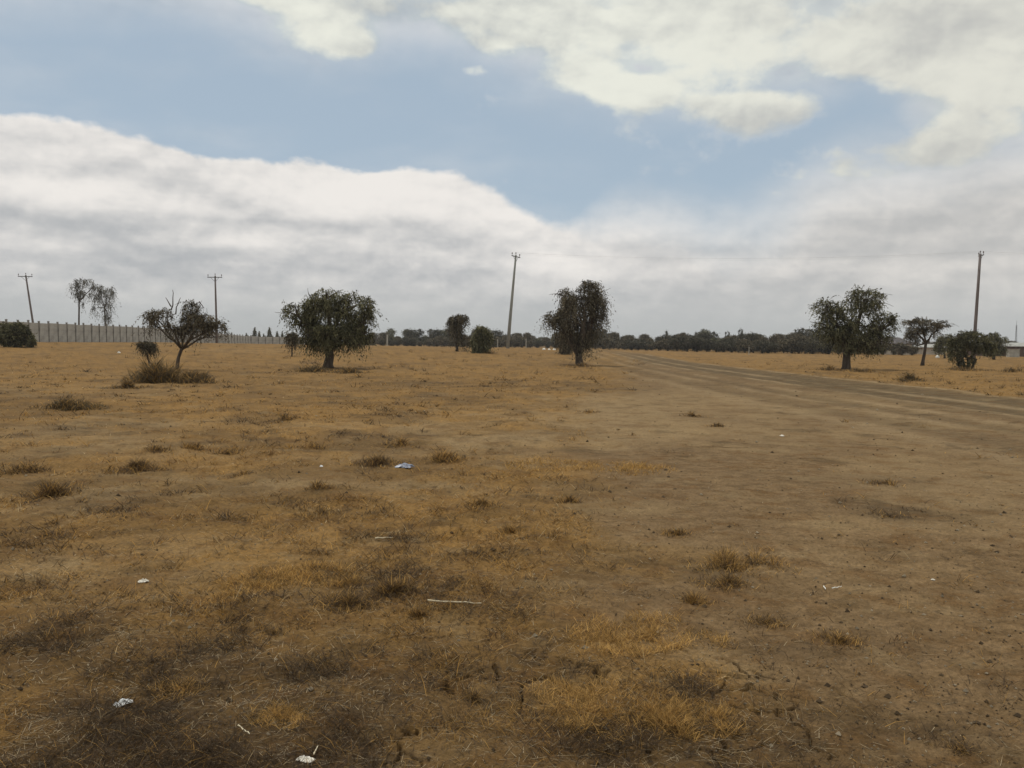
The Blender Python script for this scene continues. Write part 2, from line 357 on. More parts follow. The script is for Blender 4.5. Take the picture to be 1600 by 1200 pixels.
M['panel'] = simple('wall_concrete', (.26, .25, .235), (.45, .435, .41), .55, .92, .2)
M['pole'] = simple('pole_concrete', (.19, .195, .185), (.31, .32, .30), 1.1, .85, .2, stretch=(1, 1, .3))
M['wood'] = simple('pole_wood', (.11, .092, .088), (.21, .18, .175), 2.0, .9, .2, stretch=(4, 4, .3))
M['steel'] = simple('dark_steel', (.06, .06, .062), (.12, .12, .125), 8, .6)
M['glaze'] = simple('insulator_glaze', (.05, .028, .02), (.09, .05, .035), 8, .3, spec=.5)
M['plastic'] = simple('pale_plastic', (.62, .64, .66), (.78, .79, .80), 12, .45, spec=.45)
M['blue'] = simple('blue_grey_plastic', (.16, .18, .25), (.38, .41, .50), 14, .4, spec=.5)
M['paper'] = simple('paper', (.62, .58, .50), (.80, .78, .72), 20, .8)
M['straw'] = simple('bleached_wood', (.50, .42, .28), (.72, .64, .48), 18, .8)
M['roof'] = simple('roof_sheet', (.05, .045, .05), (.10, .085, .09), .8, .6)
M['tin'] = simple('pale_roof_sheet', (.26, .26, .25), (.38, .38, .36), .8, .5)
M['plaster'] = simple('plaster', (.42, .37, .31), (.56, .50, .43), .7, .9)
M['brownwall'] = simple('brown_wall', (.09, .06, .05), (.15, .10, .085), .7, .9)
M['glass'] = simple('dark_window_glass', (.02, .025, .03), (.05, .055, .06), 1, .15, spec=.5)
M['white'] = simple('white_paint', (.66, .66, .62), (.80, .79, .75), 3, .7)
M['stone'] = simple('stone', (.20, .17, .13), (.45, .41, .34), 30, .9, .3)

# soil: one material shared by the ground and the track; the masks say what grows or lies where, plus shade painted near the camera and under trees
M['soil'], q, b = mat('soil', .95, .08)
co = q.n('ShaderNodeTexCoord').outputs['Object']
a1 = q.n('ShaderNodeVertexColor'); a1.layer_name = 'cover'; s1 = q.n('ShaderNodeSeparateColor'); q.put(s1, 0, a1.outputs[0])
a2 = q.n('ShaderNodeVertexColor'); a2.layer_name = 'wear'; s2 = q.n('ShaderNodeSeparateColor'); q.put(s2, 0, a2.outputs[0])
n_f = q.noise(co, 34, 6, .65); n_m = q.noise(co, 5.5, 8, .62, .3); n_l = q.noise(co, .55, 6, .6, .3); n_x = q.noise(co, 140, 3, .6)
base = q.mix(q.sm(n_m, .32, .68), (.120, .076, .036), (.185, .122, .062))
base = q.mix(q.sm(n_l, .35, .65), base, (.165, .105, .052))
barec = q.mix(q.sm(n_m, .3, .7), (.130, .087, .052), (.228, .160, .104))
col = q.mix(s2.outputs[0], base, barec)
col = q.mix(q.m('MULTIPLY', s1.outputs[2], .80), col, (.290, .215, .138))
gf = q.m('MULTIPLY', s1.outputs[0], q.sm(q.m('ADD', q.m('MULTIPLY', n_f, .6), q.m('MULTIPLY', n_m, .4)), .3, .62, .35, .95))
col = q.mix(gf, col, (.290, .175, .068))
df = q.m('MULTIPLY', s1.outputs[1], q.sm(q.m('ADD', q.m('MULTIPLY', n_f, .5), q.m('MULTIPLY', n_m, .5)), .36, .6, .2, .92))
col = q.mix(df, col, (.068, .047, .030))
trkc = q.mix(q.sm(q.noise(co, 1.2, 7, .6), .35, .65), (.075, .058, .039), (.125, .098, .066))
col = q.mix(q.m('MULTIPLY', s2.outputs[1], .75), col, trkc)
col = q.mix(q.m('MULTIPLY', s2.outputs[2], .95), col, (.330, .255, .180))
reds = q.sm(q.noise(co, 2.3, 7, .65, .4), .50, .62)
col = q.mix(q.m('MULTIPLY', reds, .45), col, (.130, .070, .028))
dk2 = q.sm(q.noise(co, .9, 9, .68, .5), .53, .66)
col = q.mix(q.m('MULTIPLY', dk2, .55), col, (.066, .045, .025))
lt2 = q.sm(q.noise(co, 1.4, 9, .66, .3), .54, .66)
col = q.mix(q.m('MULTIPLY', lt2, .45), col, (.250, .190, .125))
grit = q.sm(n_f, .25, .75, .72, 1.3); grit2 = q.sm(n_x, .3, .7, .8, 1.2)
dots = q.sm(n_x, .70, .78)
wt = q.n('ShaderNodeVectorMath', operation='MULTIPLY'); q.put(wt, 0, col); wt.inputs[1].default_value = (.84, .79, .64)
v = q.n('ShaderNodeVectorMath', operation='SCALE'); q.put(v, 0, wt.outputs[0]); q.put(v, 'Scale', q.m('MULTIPLY', grit, grit2))
fl = q.n('ShaderNodeMapping'); q.put(fl, 0, co); fl.inputs['Scale'].default_value = (1, 1.5, 1)
fleck = q.m('MULTIPLY', q.sm(q.noise(fl.outputs[0], 7.5, 7, .72, .5), .52, .64), q.sm(n_m, .35, .6))
fleck2 = q.sm(q.noise(co, 22, 5, .75, .3), .57, .66)
fk = q.m('ADD', q.m('MULTIPLY', fleck, .62), q.m('MULTIPLY', fleck2, .45), clamp=True)
col = q.mix(fk, v.outputs[0], (.062, .042, .024))
col = q.mix(q.m('MULTIPLY', dots, .3), col, (.32, .27, .20))
q.put(b, 'Base Color', col)
bp = q.n('ShaderNodeBump'); bp.inputs['Strength'].default_value = .7; bp.inputs['Distance'].default_value = .012
q.put(bp, 'Height', q.m('ADD', q.m('MULTIPLY', n_f, 1.0), q.m('MULTIPLY', n_x, .35))); q.put(b, 'Normal', bp.outputs[0])

def soil_cols(x, y):
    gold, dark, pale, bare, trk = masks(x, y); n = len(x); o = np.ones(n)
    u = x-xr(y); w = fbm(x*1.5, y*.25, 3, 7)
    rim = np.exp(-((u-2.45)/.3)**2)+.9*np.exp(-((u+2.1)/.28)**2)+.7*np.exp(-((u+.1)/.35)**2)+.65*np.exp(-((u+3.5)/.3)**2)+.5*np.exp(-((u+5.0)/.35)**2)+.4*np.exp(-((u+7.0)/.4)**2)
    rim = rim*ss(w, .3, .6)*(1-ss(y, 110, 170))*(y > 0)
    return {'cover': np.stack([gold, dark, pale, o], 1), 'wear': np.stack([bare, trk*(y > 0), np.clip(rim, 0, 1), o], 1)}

# ------------------------------------------------------------------ ground sheet
rr = [0.0, .6, 1.2, 1.8, 2.3]
r = 2.3
while r < 2400:
    r += min(max(r*r/(F*EYE)*1.6, .005), max(.035*r, 0)) if r < 120 else r*.05
    rr.append(r)
rr = np.array(rr)
th = list(np.arctan(np.linspace(-.66, .66, 860)))
side = list(np.linspace(math.atan(.66), 2*math.pi-math.atan(.66), 90)[1:-1])
th = np.array(th+side)
TT, RR = np.meshgrid(th, rr); gx = (np.sin(TT)*RR).ravel(); gy = (np.cos(TT)*RR).ravel()
nr, nc = len(rr), len(th)
i, j = np.meshgrid(np.arange(nr-1), np.arange(nc), indexing='ij'); j2 = (j+1) % nc
gf_ = np.stack([i*nc+j, (i+1)*nc+j, (i+1)*nc+j2, i*nc+j2], -1).reshape(-1, 4)
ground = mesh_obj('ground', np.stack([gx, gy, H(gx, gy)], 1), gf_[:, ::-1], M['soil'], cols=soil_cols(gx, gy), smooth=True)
tag(ground, 'dry brown plain of bare soil and sparse grass', kind='structure')
# dirt track: its own sheet, rims dipping under the ground
ys = np.concatenate([np.arange(4, 60, .25), np.arange(60, 175, .8)]); us = np.linspace(-2.6, 2.6, 53)
YY, UU = np.meshgrid(ys, us, indexing='ij'); tx = (xr(YY)+UU).ravel(); ty = YY.ravel(); uu = UU.ravel()
tz = H(tx, ty)+.014-.06*ss(np.abs(uu)+.35*(fbm(tx*2, ty*2, 3, 15)-.5), 2.05, 2.5)
tz = tz+.02*(fbm(tx*3, ty*.8, 3, 16)-.5)*(1-ss(ty, 40, 90))
tz = tz-.08*ss(ty, 150, 174)-.08*(1-ss(ty, 4, 7))
n2 = len(us); i, j = np.meshgrid(np.arange(len(ys)-1), np.arange(n2-1), indexing='ij')
tf = np.stack([i*n2+j, i*n2+j+1, (i+1)*n2+j+1, (i+1)*n2+j], -1).reshape(-1, 4)
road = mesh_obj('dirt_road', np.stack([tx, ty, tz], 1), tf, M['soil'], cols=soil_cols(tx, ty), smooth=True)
tag(road, 'rutted dirt track running away on the right', kind='structure')

# ------------------------------------------------------------------ grass blades
rng = np.random.default_rng(5); random.seed(5)
def rot_rand(n, tilt_lo, tilt_hi):
    a = rng.uniform(0, 2*np.pi, n); t = np.radians(rng.uniform(tilt_lo, tilt_hi, n)); return a, t
def blades(x, y, z, L, w, tint, tilt=(20, 80), bend=.5):
    n = len(x); a, t = rot_rand(n, *tilt); d = np.stack([np.sin(t)*np.cos(a), np.sin(t)*np.sin(a), np.cos(t)], 1)
    b2 = rng.uniform(0, 2*np.pi, n); s = np.stack([np.cos(b2), np.sin(b2), np.zeros(n)], 1)
    p = np.stack([x, y, z], 1); L = L[:, None]; w = w[:, None]
    mid = p+d*L*.55; d2 = d+np.stack([np.cos(a)*bend, np.sin(a)*bend, -np.full(n, bend)*.6], 1)*rng.uniform(0, 1, n)[:, None]
    tip = mid+d2*L*.45
    V = np.stack([p-s*w*.5, p+s*w*.5, mid+s*w*.42, mid-s*w*.42, tip+s*w*.08, tip-s*w*.08], 1).reshape(-1, 3)
    k = np.arange(n)[:, None]*6
    Fq = np.concatenate([k+np.array([[0, 1, 2, 3]]), k+np.array([[3, 2, 4, 5]])])
    T = np.repeat(np.concatenate([tint, np.ones((n, 1))], 1), 6, 0)
    return V, Fq, T
def screen_pts(n, y0, y1):
    """random ground points spread so that the near ground gets as many blades as it shows large"""
    py = rng.uniform(y0, y1, n); px = rng.uniform(-160, 1760, n)
    D = EYE*F/(py-535.5); X = (px-800)/F*D
    return X, D
def tint_of(n, gold, dark):
    c_g = np.array([.46, .265, .075]); c_s = np.array([.48, .36, .20]); c_d = np.array([.085, .058, .036]); c_b = np.array([.21, .115, .042])
    u = rng.uniform(0, 1, n); t = np.where((u < .5)[:, None], c_g, np.where((u < .62)[:, None], c_s, c_b))
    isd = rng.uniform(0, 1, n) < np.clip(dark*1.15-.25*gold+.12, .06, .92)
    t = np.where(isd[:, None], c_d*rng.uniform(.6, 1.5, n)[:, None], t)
    return t*rng.uniform(.52, 1.05, n)[:, None]
X, Y = screen_pts(430000, 556, 1260)
gold, dark, pale, bare, trk = masks(X, Y)
clump = ss(fbm(X*3.4, Y*3.4, 4, 201, .62), .46, .62)
dens = (.10+1.0*gold+.75*dark)*(.15+.95*clump)*(1-.55*pale)*(1-.93*bare*(1-.6*dark))*(1-trk*.95)
cm = np.clip(blobs(CRK, X, Y, 0*X, 0*X), 0, 1)
dens = dens*(1-.8*cm)*(1-.45*ss(Y, 25, 70))*(.30+.70*ss(Y, 4, 12))
keep = rng.uniform(0, 1, len(X)) < np.clip(dens, 0, 1)*.95+.004
X, Y, gold, dark = X[keep], Y[keep], gold[keep], dark[keep]
n = len(X); dist = np.hypot(X, Y)
L = rng.uniform(.02, .065, n)*(1+.9*np.clip(gold, 0, 1)*rng.uniform(0, 1, n))*(1+.9*ss(dist, 15, 60)); w = np.clip(dist/F*.85, .0022, .02)*rng.uniform(.7, 1.3, n)
tn = tint_of(n, gold, dark)
# little tufts: blades fanning out of shared roots
CX, CY = screen_pts(15000, 560, 1250); cg, cd, cp, cb, ct = masks(CX, CY)
ok = rng.uniform(0, 1, len(CX)) < (.15+.85*ss(fbm(CX*3.4, CY*3.4, 4, 201, .62), .44, .6))*np.clip(.09+.5*cg+.7*cd, 0, 1)*(1-.9*cb*(1-.75*cd))*(1-ct)*(1-.5*cp)*(1-.8*np.clip(blobs(CRK, CX, CY, 0*CX, 0*CX), 0, 1)); CX, CY, cg, cd = CX[ok], CY[ok], cg[ok], cd[ok]
K = 20; m_ = len(CX); sz = rng.uniform(.02, .085, m_)*(1+CY/15); cdk = rng.uniform(0, 1, m_)
ang = rng.uniform(0, 2*np.pi, (m_, K)); rd = np.abs(rng.normal(0, 1, (m_, K)))*sz[:, None]*.8
X2 = (CX[:, None]+np.cos(ang)*rd).ravel(); Y2 = (CY[:, None]+np.sin(ang)*rd).ravel()
t2 = tint_of(m_*K, np.repeat(cg, K), np.repeat(np.clip(cd+cdk-.35, 0, 1), K))
far_ = np.repeat(ss(CY, 9, 30), K)[:, None]; t2 = t2*(1-.60*far_*(np.repeat(cdk, K)[:, None] > .45))
L2 = np.repeat(sz, K)*rng.uniform(.5, 1.3, m_*K); d2_ = np.hypot(X2, Y2)
X = np.concatenate([X, X2]); Y = np.concatenate([Y, Y2]); tn = np.concatenate([tn, t2]); L = np.concatenate([L, L2])
w = np.concatenate([w, np.clip(d2_/F*.85, .0022, .02)*rng.uniform(.7, 1.3, m_*K)])
V, Fq, T = blades(X, Y, H(X, Y)-.004, L, w, tn, (38, 90), .6)
tag(mesh_obj('dry_grass', V, Fq, M['grass'], cols={'tint': T}), 'thin dry golden grass and stubble over the plain', 'grass', kind='stuff')
# fallen plant litter, lying flat
X, Y = screen_pts(60000, 600, 1260); gold, dark, pale, bare, trk = masks(X, Y)
keep = rng.uniform(0, 1, len(X)) < (.18+.6*dark+.3*gold)*(1-.75*bare)
X, Y, dark = X[keep], Y[keep], dark[keep]; n = len(X); dist = np.hypot(X, Y)
u = rng.uniform(0, 1, n)[:, None]; t = np.where(u < .55, np.array([[.07, .05, .035]]), np.array([[.36, .29, .19]]))*rng.uniform(.6, 1.3, n)[:, None]
V, Fq, T = blades(X, Y, H(X, Y)+.003, rng.uniform(.02, .09, n), np.clip(dist/F*.8, .002, .008), t, (80, 92), .05)
tag(mesh_obj('plant_litter', V, Fq, M['grass'], cols={'tint': T}), 'small dead stems and leaf litter scattered on the soil', 'litter', kind='stuff')
# pebbles and soil crumbs
X, Y = screen_pts(11000, 590, 1260); gold, dark, pale, bare, trk = masks(X, Y)
keep = rng.uniform(0, 1, len(X)) < .35+.5*bare; X, Y = X[keep], Y[keep]; n = len(X); dist = np.hypot(X, Y)
sz = rng.uniform(.0018, .0048, n)*(1+rng.uniform(0, 1, n)**9*2.2)*(1+dist/12)
oct_ = np.array([[1, 0, 0], [-.9, .2, 0], [0, 1, 0], [.1, -1, 0], [0, 0, .8], [0, 0, -.8]])
V = (oct_[None]*sz[:, None, None]*rng.uniform(.6, 1.3, (n, 6, 1))); V = V+np.stack([X, Y, H(X, Y)+sz*.2], 1)[:, None]
tri = np.array([[0, 2, 4], [2, 1, 4], [1, 3, 4], [3, 0, 4], [2, 0, 5], [1, 2, 5], [3, 1, 5], [0, 3, 5]])
Fq = (np.arange(n)[:, None, None]*6+tri[None]).reshape(-1, 3)
cc = np.where(rng.uniform(0, 1, n)[:, None] < .7, np.array([[.10, .07, .042]]), np.array([[.30, .25, .18]]))*rng.uniform(.7, 1.2, n)[:, None]
tag(mesh_obj('pebbles', V.reshape(-1, 3), Fq, M['grass'], cols={'tint': np.repeat(np.concatenate([cc, np.ones((n, 1))], 1), 6, 0)}),
    'soil crumbs and small pebbles on the bare ground', 'pebbles', kind='stuff')

# ------------------------------------------------------------------ tussocks and low brush: each its own thing
def tussock(px, py, wpx, hpx, label, name='grass_tussock', cat='tussock', dark=.8, dense=1.0, group='dark tussocks scattered over the plain', green=0.0):
    wpx *= 1.5 if name == 'grass_tussock' else 1.35; hpx *= .72 if name == 'grass_tussock' else .95
    x, y = hit(px, py-hpx*.15); D = math.hypot(x, y); s = y/F
    W_ = wpx*s/2; Hh = hpx*s; o_z = Hs(x, y)
    n = int(np.clip(wpx*hpx*1.15*dense, 220, 5000))
    an = rng.uniform(0, 2*np.pi, n); rad = np.abs(rng.normal(0, .52, n)) if dark > .3 else rng.uniform(0, 1, n)**.6*1.05
    rad = rad*(.62+.85*vnoise(np.cos(an)*1.7+px*.37, np.sin(an)*1.7+py*.53, 5))
    dx = rad*np.cos(an)*W_; dy = rad*np.sin(an)*W_*.9
    lump = fbm(dx*3.2/W_+px*.7, dy*3.2/W_+py*.7, 3, 301)
    ok = (rng.uniform(0, 1, n) < ss(lump, .30, .55)*.75+.25) & (rad < 1.0); dx, dy, rad, lump = dx[ok], dy[ok], rad[ok], lump[ok]; n = len(dx)
    hgt = Hh*(np.exp(-rad**2*1.6) if dark > .3 else .42)*np.clip(lump*3.4-1.0, .10, 1.3)
    z = H(x+dx, y+dy)-o_z
    base_h = rng.uniform(0, .45, n)*hgt
    wd = np.clip(D/F*.8, .0022, .022)*rng.uniform(.6, 1.3, n)
    td = np.array([.120, .082, .050])*(1-green)+np.array([.100, .088, .050])*green
    tg = np.array([.42, .255, .085])
    u = rng.uniform(0, 1, n)[:, None]; t = np.where(u < dark-.18, td, tg)*rng.uniform(.45, 1.5, n)[:, None]
    V, Fq, T = blades(dx, dy, z+base_h-.01, hgt*.65+.025*(1+D/20), wd, t, (25, 86), .5)
    o = mesh_obj(name, V, Fq, M['grass'], cols={'tint': T}); o.location = (x, y, o_z)
    return tag(o, label, cat, group)
TU = [
 (82, 775, 78, 34, 'shaggy dark tussock near the left edge, below the twin flat clump', .75),
 (208, 738, 80, 24, 'wide dark grey tussock on the left with a second hump at its right', .85),
 (450, 660, 30, 14, 'small round dark tussock alone below the broad left tree', .8),
 (592, 730, 74, 22, 'long dark tussock touching the blue plastic bag', .85),
 (692, 720, 62, 22, 'brown tussock just right of the blue plastic bag', .65),
 (625, 695, 46, 15, 'low brown tussock above and behind the blue plastic bag', .7),
 (498, 772, 42, 15, 'small dark tussock below and left of the long one by the bag', .75),
 (380, 747, 36, 12, 'tiny dark tussock between the wide grey one and the blue bag', .75),
 (248, 708, 40, 13, 'low dark tussock behind the wide grey one', .8),
 (300, 702, 46, 14, 'brown low tussock in the row left of centre', .6),
 (355, 710, 42, 12, 'grey flat tussock in the middle of the row left of centre', .75),
 (490, 700, 40, 14, 'grey brown tussock at the right end of the row left of centre', .7),
 (40, 738, 60, 18, 'flat grey clump at the left edge of the picture', .8),
 (1082, 652, 28, 10, 'small lone brown tussock on the bare ground, far right of centre', .8),
 (1122, 668, 34, 7, 'flat dark tussock on the bare ground beside the small round one', .95),
 (922, 644, 34, 7, 'flat dark clump on the rim between grass and bare ground', .85),
 (755, 800, 56, 18, 'brown tussock in the middle ground under the golden strip', .6),
 (890, 788, 38, 16, 'brown tussock right of centre under the golden strip', .65),
 (800, 838, 46, 16, 'shaggy brown tussock in the centre of the picture', .6),
 (1055, 835, 50, 12, 'thin brown clump left of the large patch on the bare ground', .7),
 (1160, 890, 120, 42, 'large loose brown patch of grass on the bare ground', .55),
 (1135, 915, 80, 22, 'grey brown matted grass in front of the large loose patch', .8),
 (1085, 942, 50, 16, 'small brown tuft below the matted grass on bare ground', .6),
 (1195, 972, 62, 14, 'flat grey brown tuft right of the small brown tuft', .8),
 (540, 950, 90, 34, 'grey bushy tussock in the near ground left of centre', .85),
 (615, 935, 76, 34, 'dark brown tussock beside the grey bushy one', .8),
 (545, 912, 50, 22, 'brown tuft behind the grey bushy tussock', .55),
 (425, 985, 44, 12, 'flat dark clump in the near ground below the golden patch', .9),
 (655, 966, 46, 16, 'small brown tuft at the left end of the pale stick', .6),
 (740, 1085, 50, 14, 'small dark clump beside the cracked soil', .85),
 (350, 945, 60, 20, 'loose golden brown tuft left of the near golden patch', .35),
 (440, 1130, 66, 38, 'upright orange brown tuft in the near left ground', .2),
 (280, 1085, 60, 34, 'small orange brown tuft near the white crumpled paper', .3),
 (1392, 808, 50, 7, 'low dark mat of dead grass on the bare ground at right', .97),
 (1380, 758, 56, 9, 'thin dark mat on bare ground behind the larger dark mat', .85),
 (500, 806, 60, 14, 'flat brown clump in the middle ground left of centre', .7),
 (1310, 1000, 90, 14, 'thin brown mat of grass on the near bare ground', .7),
 (935, 1110, 190, 60, 'large bright straw coloured grass clump at the bottom, beside the cracked soil', .12),
 (1075, 1130, 120, 56, 'straw coloured grass clump with tall pale stems at the bottom, right of the largest one', .15),
 (1010, 1000, 170, 44, 'loose straw coloured grass clump above the two bottom ones', .15),
 (980, 735, 110, 20, 'thin bright straw strip in the middle ground, at the rim of the bare soil', .05),
 (860, 730, 100, 16, 'thin straw strip left of the brightest one in the middle ground', .1),
 (470, 905, 130, 36, 'orange brown matted grass patch left of the grey bushy tussock', .25),
 (400, 920, 80, 30, 'orange brown grass tuft above the loose golden one', .25),
 (1500, 1168, 46, 16, 'small dark clump near the lower right corner', .85),
]
for px, py, wp, hp, lb, dk in TU: tussock(px, py, wp, hp, lb, dark=dk, dense=.9 if hp < 30 else .6)
# low brush further out
def brush(px, py, wpx, hpx, label, green=.5, dense=1.4, name='low_brush'):
    return tussock(px, py, wpx, hpx, label, name, 'brush', .93, dense, 'low brush and thorn heaps near the trees', green)
brush(107, 641, 98, 18, 'flat dark brush in front of the thorn heap, at far left')
brush(245, 604, 78, 44, 'tall dark thorn heap beside the slender leaning tree', .5, 1.6)
brush(300, 602, 90, 20, 'long low brush running right from the leaning trunk', .35)
brush(200, 607, 60, 12, 'thin brush at the left foot of the thorn heap', .3)
brush(492, 583, 66, 15, 'low brush left of the broad tree trunk', .45)
brush(548, 584, 60, 10, 'thin brush right of the broad tree trunk', .35)
brush(1420, 597, 42, 13, 'round dark brush on the grass beside the track', .5)
brush(1582, 583, 34, 10, 'small brush at the right edge beyond the track', .4)
brush(905, 574, 66, 6, 'flat dark brush standing in for shade under the tall narrow tree', .1)  # dark blades stand in for the shadow under this crown
brush(1345, 582, 60, 7, 'thin brush under the broad right hand tree', .3)
brush(1295, 580, 44, 8, 'brown brush left of the broad right hand tree trunk', .2)
brush(1510, 580, 70, 8, 'brush round the foot of the many stemmed bush', .3)
brush(765, 553, 30, 5, 'flat brush beside the small round far tree', .3)

# ------------------------------------------------------------------ trees
def vn3(p, sc, seed): return vnoise(p[:, 0]*sc+50, p[:, 1]*sc+50, seed, p[:, 2]*sc+50)
def crown_mesh(lobes, strands, leaf, slen, droop, tint, thr=.42, nleaf=9, seed=1, clump=1.2, split=6):
    """lobes: (x, y, z, rx, ry, rz, density). Strands of leaves start inside them and hang."""
    r_ = np.random.default_rng(seed); Vs = []; Fs = []; Ts = []; k = 0
    if split:
        nl = []
        for (cx, cy, cz, rx, ry, rz, dn) in lobes:
            nl.append((cx, cy, cz, rx*.84, ry*.84, rz*.84, dn*1.0))
            for _ in range(split):
                v = r_.normal(size=3); v /= np.linalg.norm(v); k_ = r_.uniform(.62, .88); q_ = r_.uniform(.20, .38)
                nl.append((cx+v[0]*rx*k_, cy+v[1]*ry*k_, cz+v[2]*rz*k_, rx*q_, ry*q_, rz*q_*.9, dn*r_.uniform(.5, 1.2)))
        lobes = nl
    tot = sum(l[3]*l[5]*l[6] for l in lobes)
    for (cx, cy, cz, rx, ry, rz, dn) in lobes:
        n = max(12, int(strands*rx*rz*dn/tot))
        n0 = int(n*2.2)
        v = r_.normal(size=(n0, 3)); v /= np.linalg.norm(v, axis=1)[:, None]
        rad = r_.uniform(0.25, 1.06, n0)**.55
        p = np.stack([cx+v[:, 0]*rad*rx, cy+v[:, 1]*rad*ry, cz+v[:, 2]*rad*rz], 1)
        nz = vn3(p, clump, seed)*.6+vn3(p, clump*2.7, seed+3)*.4
        p_ok = nz > thr-.10*(1-rad)+.03; p = p[p_ok][:n]; v = v[p_ok][:n]; n = len(p)
        if n == 0: continue
        dirs = v*r_.uniform(.3, 1, (n, 1))+r_.normal(size=(n, 3))*.45; dirs[:, 2] += .15
        shade = (.65+.7*vn3(p, clump*1.6, seed+9))
        tcol = tint[0]*(1-r_.uniform(0, 1, n)[:, None])+tint[1]*r_.uniform(0, 1, n)[:, None]
        tcol = tcol*shade[:, None]
        Ls = slen*r_.uniform(.5, 1.5, n)
        for j in range(nleaf):
            t = (j+.5)/nleaf+r_.uniform(-.05, .05, n)
            q_ = p+dirs*(Ls*t)[:, None]*.8; q_[:, 2] -= droop*Ls*t*t*1.3
            q_ = q_+r_.normal(size=(n, 3))*leaf*.45
            a = dirs*.8/np.maximum(.3, 1)+r_.normal(size=(n, 3))*.55; a[:, 2] -= droop*2.6*t; a /= np.linalg.norm(a, axis=1)[:, None]
            b_ = np.cross(a, r_.normal(size=(n, 3))); b_ /= np.linalg.norm(b_, axis=1)[:, None]
            lw = leaf*r_.uniform(.5, 1.3, n)[:, None]
            V = np.stack([q_-a*lw*1.25, q_+b_*lw*.36, q_+a*lw*1.25, q_-b_*lw*.36], 1).reshape(-1, 3)
            Vs.append(V); Fs.append(k+np.arange(n*4).reshape(-1, 4)); k += n*4
            tt = tcol*r_.uniform(.7, 1.3, (n, 1)); Ts.append(np.repeat(np.concatenate([tt, np.ones((n, 1))], 1), 4, 0))
    return np.concatenate(Vs), np.concatenate(Fs), np.concatenate(Ts)
def limb(mb, a, b, ra, rb, rnd, sag=.12, seg=6, n=7):
    a = Vector(a); b = Vector(b); L_ = (b-a).length; pts = []
    o1 = Vector((rnd.uniform(-1, 1), rnd.uniform(-1, 1), rnd.uniform(-.3, 1)))*L_*sag
    for i_ in range(seg+1):
        t = i_/seg; p = a.lerp(b, t)+o1*math.sin(math.pi*t)
        if 0 < i_ < seg: p += Vector((rnd.uniform(-1, 1), rnd.uniform(-1, 1), rnd.uniform(-1, 1)))*L_*.025
        pts.append(p)
    mb.tube(pts, [ra+(rb-ra)*(i_/seg) for i_ in range(seg+1)], n, True); return pts
GRN = (np.array([.058, .056, .030]), np.array([.185, .175, .098]))
BRN = (np.array([.060, .051, .035]), np.array([.175, .148, .100]))
GRY = (np.array([.090, .085, .070]), np.array([.180, .170, .140]))
def tree(name, label, base, lobes, D=None, trunk_w=10, fork=None, tint=GRN, strands=1500, leaf=.055, slen=.5, droop=.9, thr=.42, nleaf=8,
         seed=1, cat='tree', group=None, bark='bark', stems=1, deep=.75, flare=1.5, bare_twigs=(), subs=6, clump=1.2):
    bx, by = base
    if D is None: x, y = hit(bx, by); D = y
    else: x, y = at(bx, D)
    s = D/F; rnd = random.Random(seed); z0 = Hs(x, y); root = empty(name, (x, y, z0)); tag(root, label, cat, group)
    W3 = []
    for i_, l in enumerate(lobes):
        cx, cy, rx, ry = l[:4]; dn = l[4] if len(l) > 4 else 1.0; rx *= 1.07; ry *= 1.04
        yo = rnd.uniform(-.35, .35)*rx*s*deep if i_ else 0
        W3.append(((cx-bx)*s, yo, (by-cy)*s, rx*s, rx*s*deep, ry*s, dn))
    mb = MB(); fk = fork or (bx, by-(by-max(l[1] for l in lobes))*.7)
    for st in range(stems):
        o_ = 0 if stems == 1 else (st-(stems-1)/2)*trunk_w*s*.9
        fp = Vector(((fk[0]-bx)*s+o_*1.6, rnd.uniform(-.1, .1)*stems, (by-fk[1])*s)); bp_ = Vector((o_, 0, -.12))
        r0 = trunk_w*s/2/(1 if stems == 1 else 1.6)
        p1_ = bp_.lerp(fp, .25); pts = [bp_, p1_+Vector((rnd.uniform(-.03, .03), 0, 0)), bp_.lerp(fp, .6)+Vector((rnd.uniform(-.06, .06), .02, 0)), fp]
        mb.tube(pts, [r0*flare, r0*1.05, r0*.92, r0*.88], 10, True)
        for i_, l in enumerate(W3):
            if stems > 1 and i_ % stems != st: continue
            c_ = Vector(l[:3]); mid = limb(mb, fp-Vector((0, 0, .05)), c_, r0*.6, r0*.22, rnd, .12)
            for k_ in range(subs):
                v_ = Vector((rnd.gauss(0, 1), rnd.gauss(0, 1), rnd.gauss(.3, .8))).normalized()
                e_ = c_+Vector((v_.x*l[3], v_.y*l[4], v_.z*l[5]))*rnd.uniform(.7, 1.0)
                sp = mid[rnd.randint(3, 6)]; q2 = limb(mb, sp, e_, r0*.20, r0*.05, rnd, .15, 5, 5)
                for m_ in range(3):
                    e2 = q2[rnd.randint(2, 5)]+Vector((rnd.gauss(0, 1)*l[3], rnd.gauss(0, 1)*l[4], rnd.gauss(-.1, .8)*l[5]))*.35
                    limb(mb, q2[rnd.randint(2, 4)], e2, r0*.07, .008, rnd, .2, 4, 4)
    for (ax, ay, ex_, ey_) in bare_twigs:
        limb(mb, ((ax-bx)*s, 0, (by-ay)*s), ((ex_-bx)*s, rnd.uniform(-.2, .2), (by-ey_)*s), .035, .012, rnd, .1, 5, 5)
    mb.build('trunk', M[bark], root, True)
    V, Fq, T = crown_mesh(W3, strands, leaf, slen, droop, tint, thr, nleaf, seed, clump)
    mesh_obj('crown', V, Fq, M['leaf'], root, cols={'tint': T})
    return root

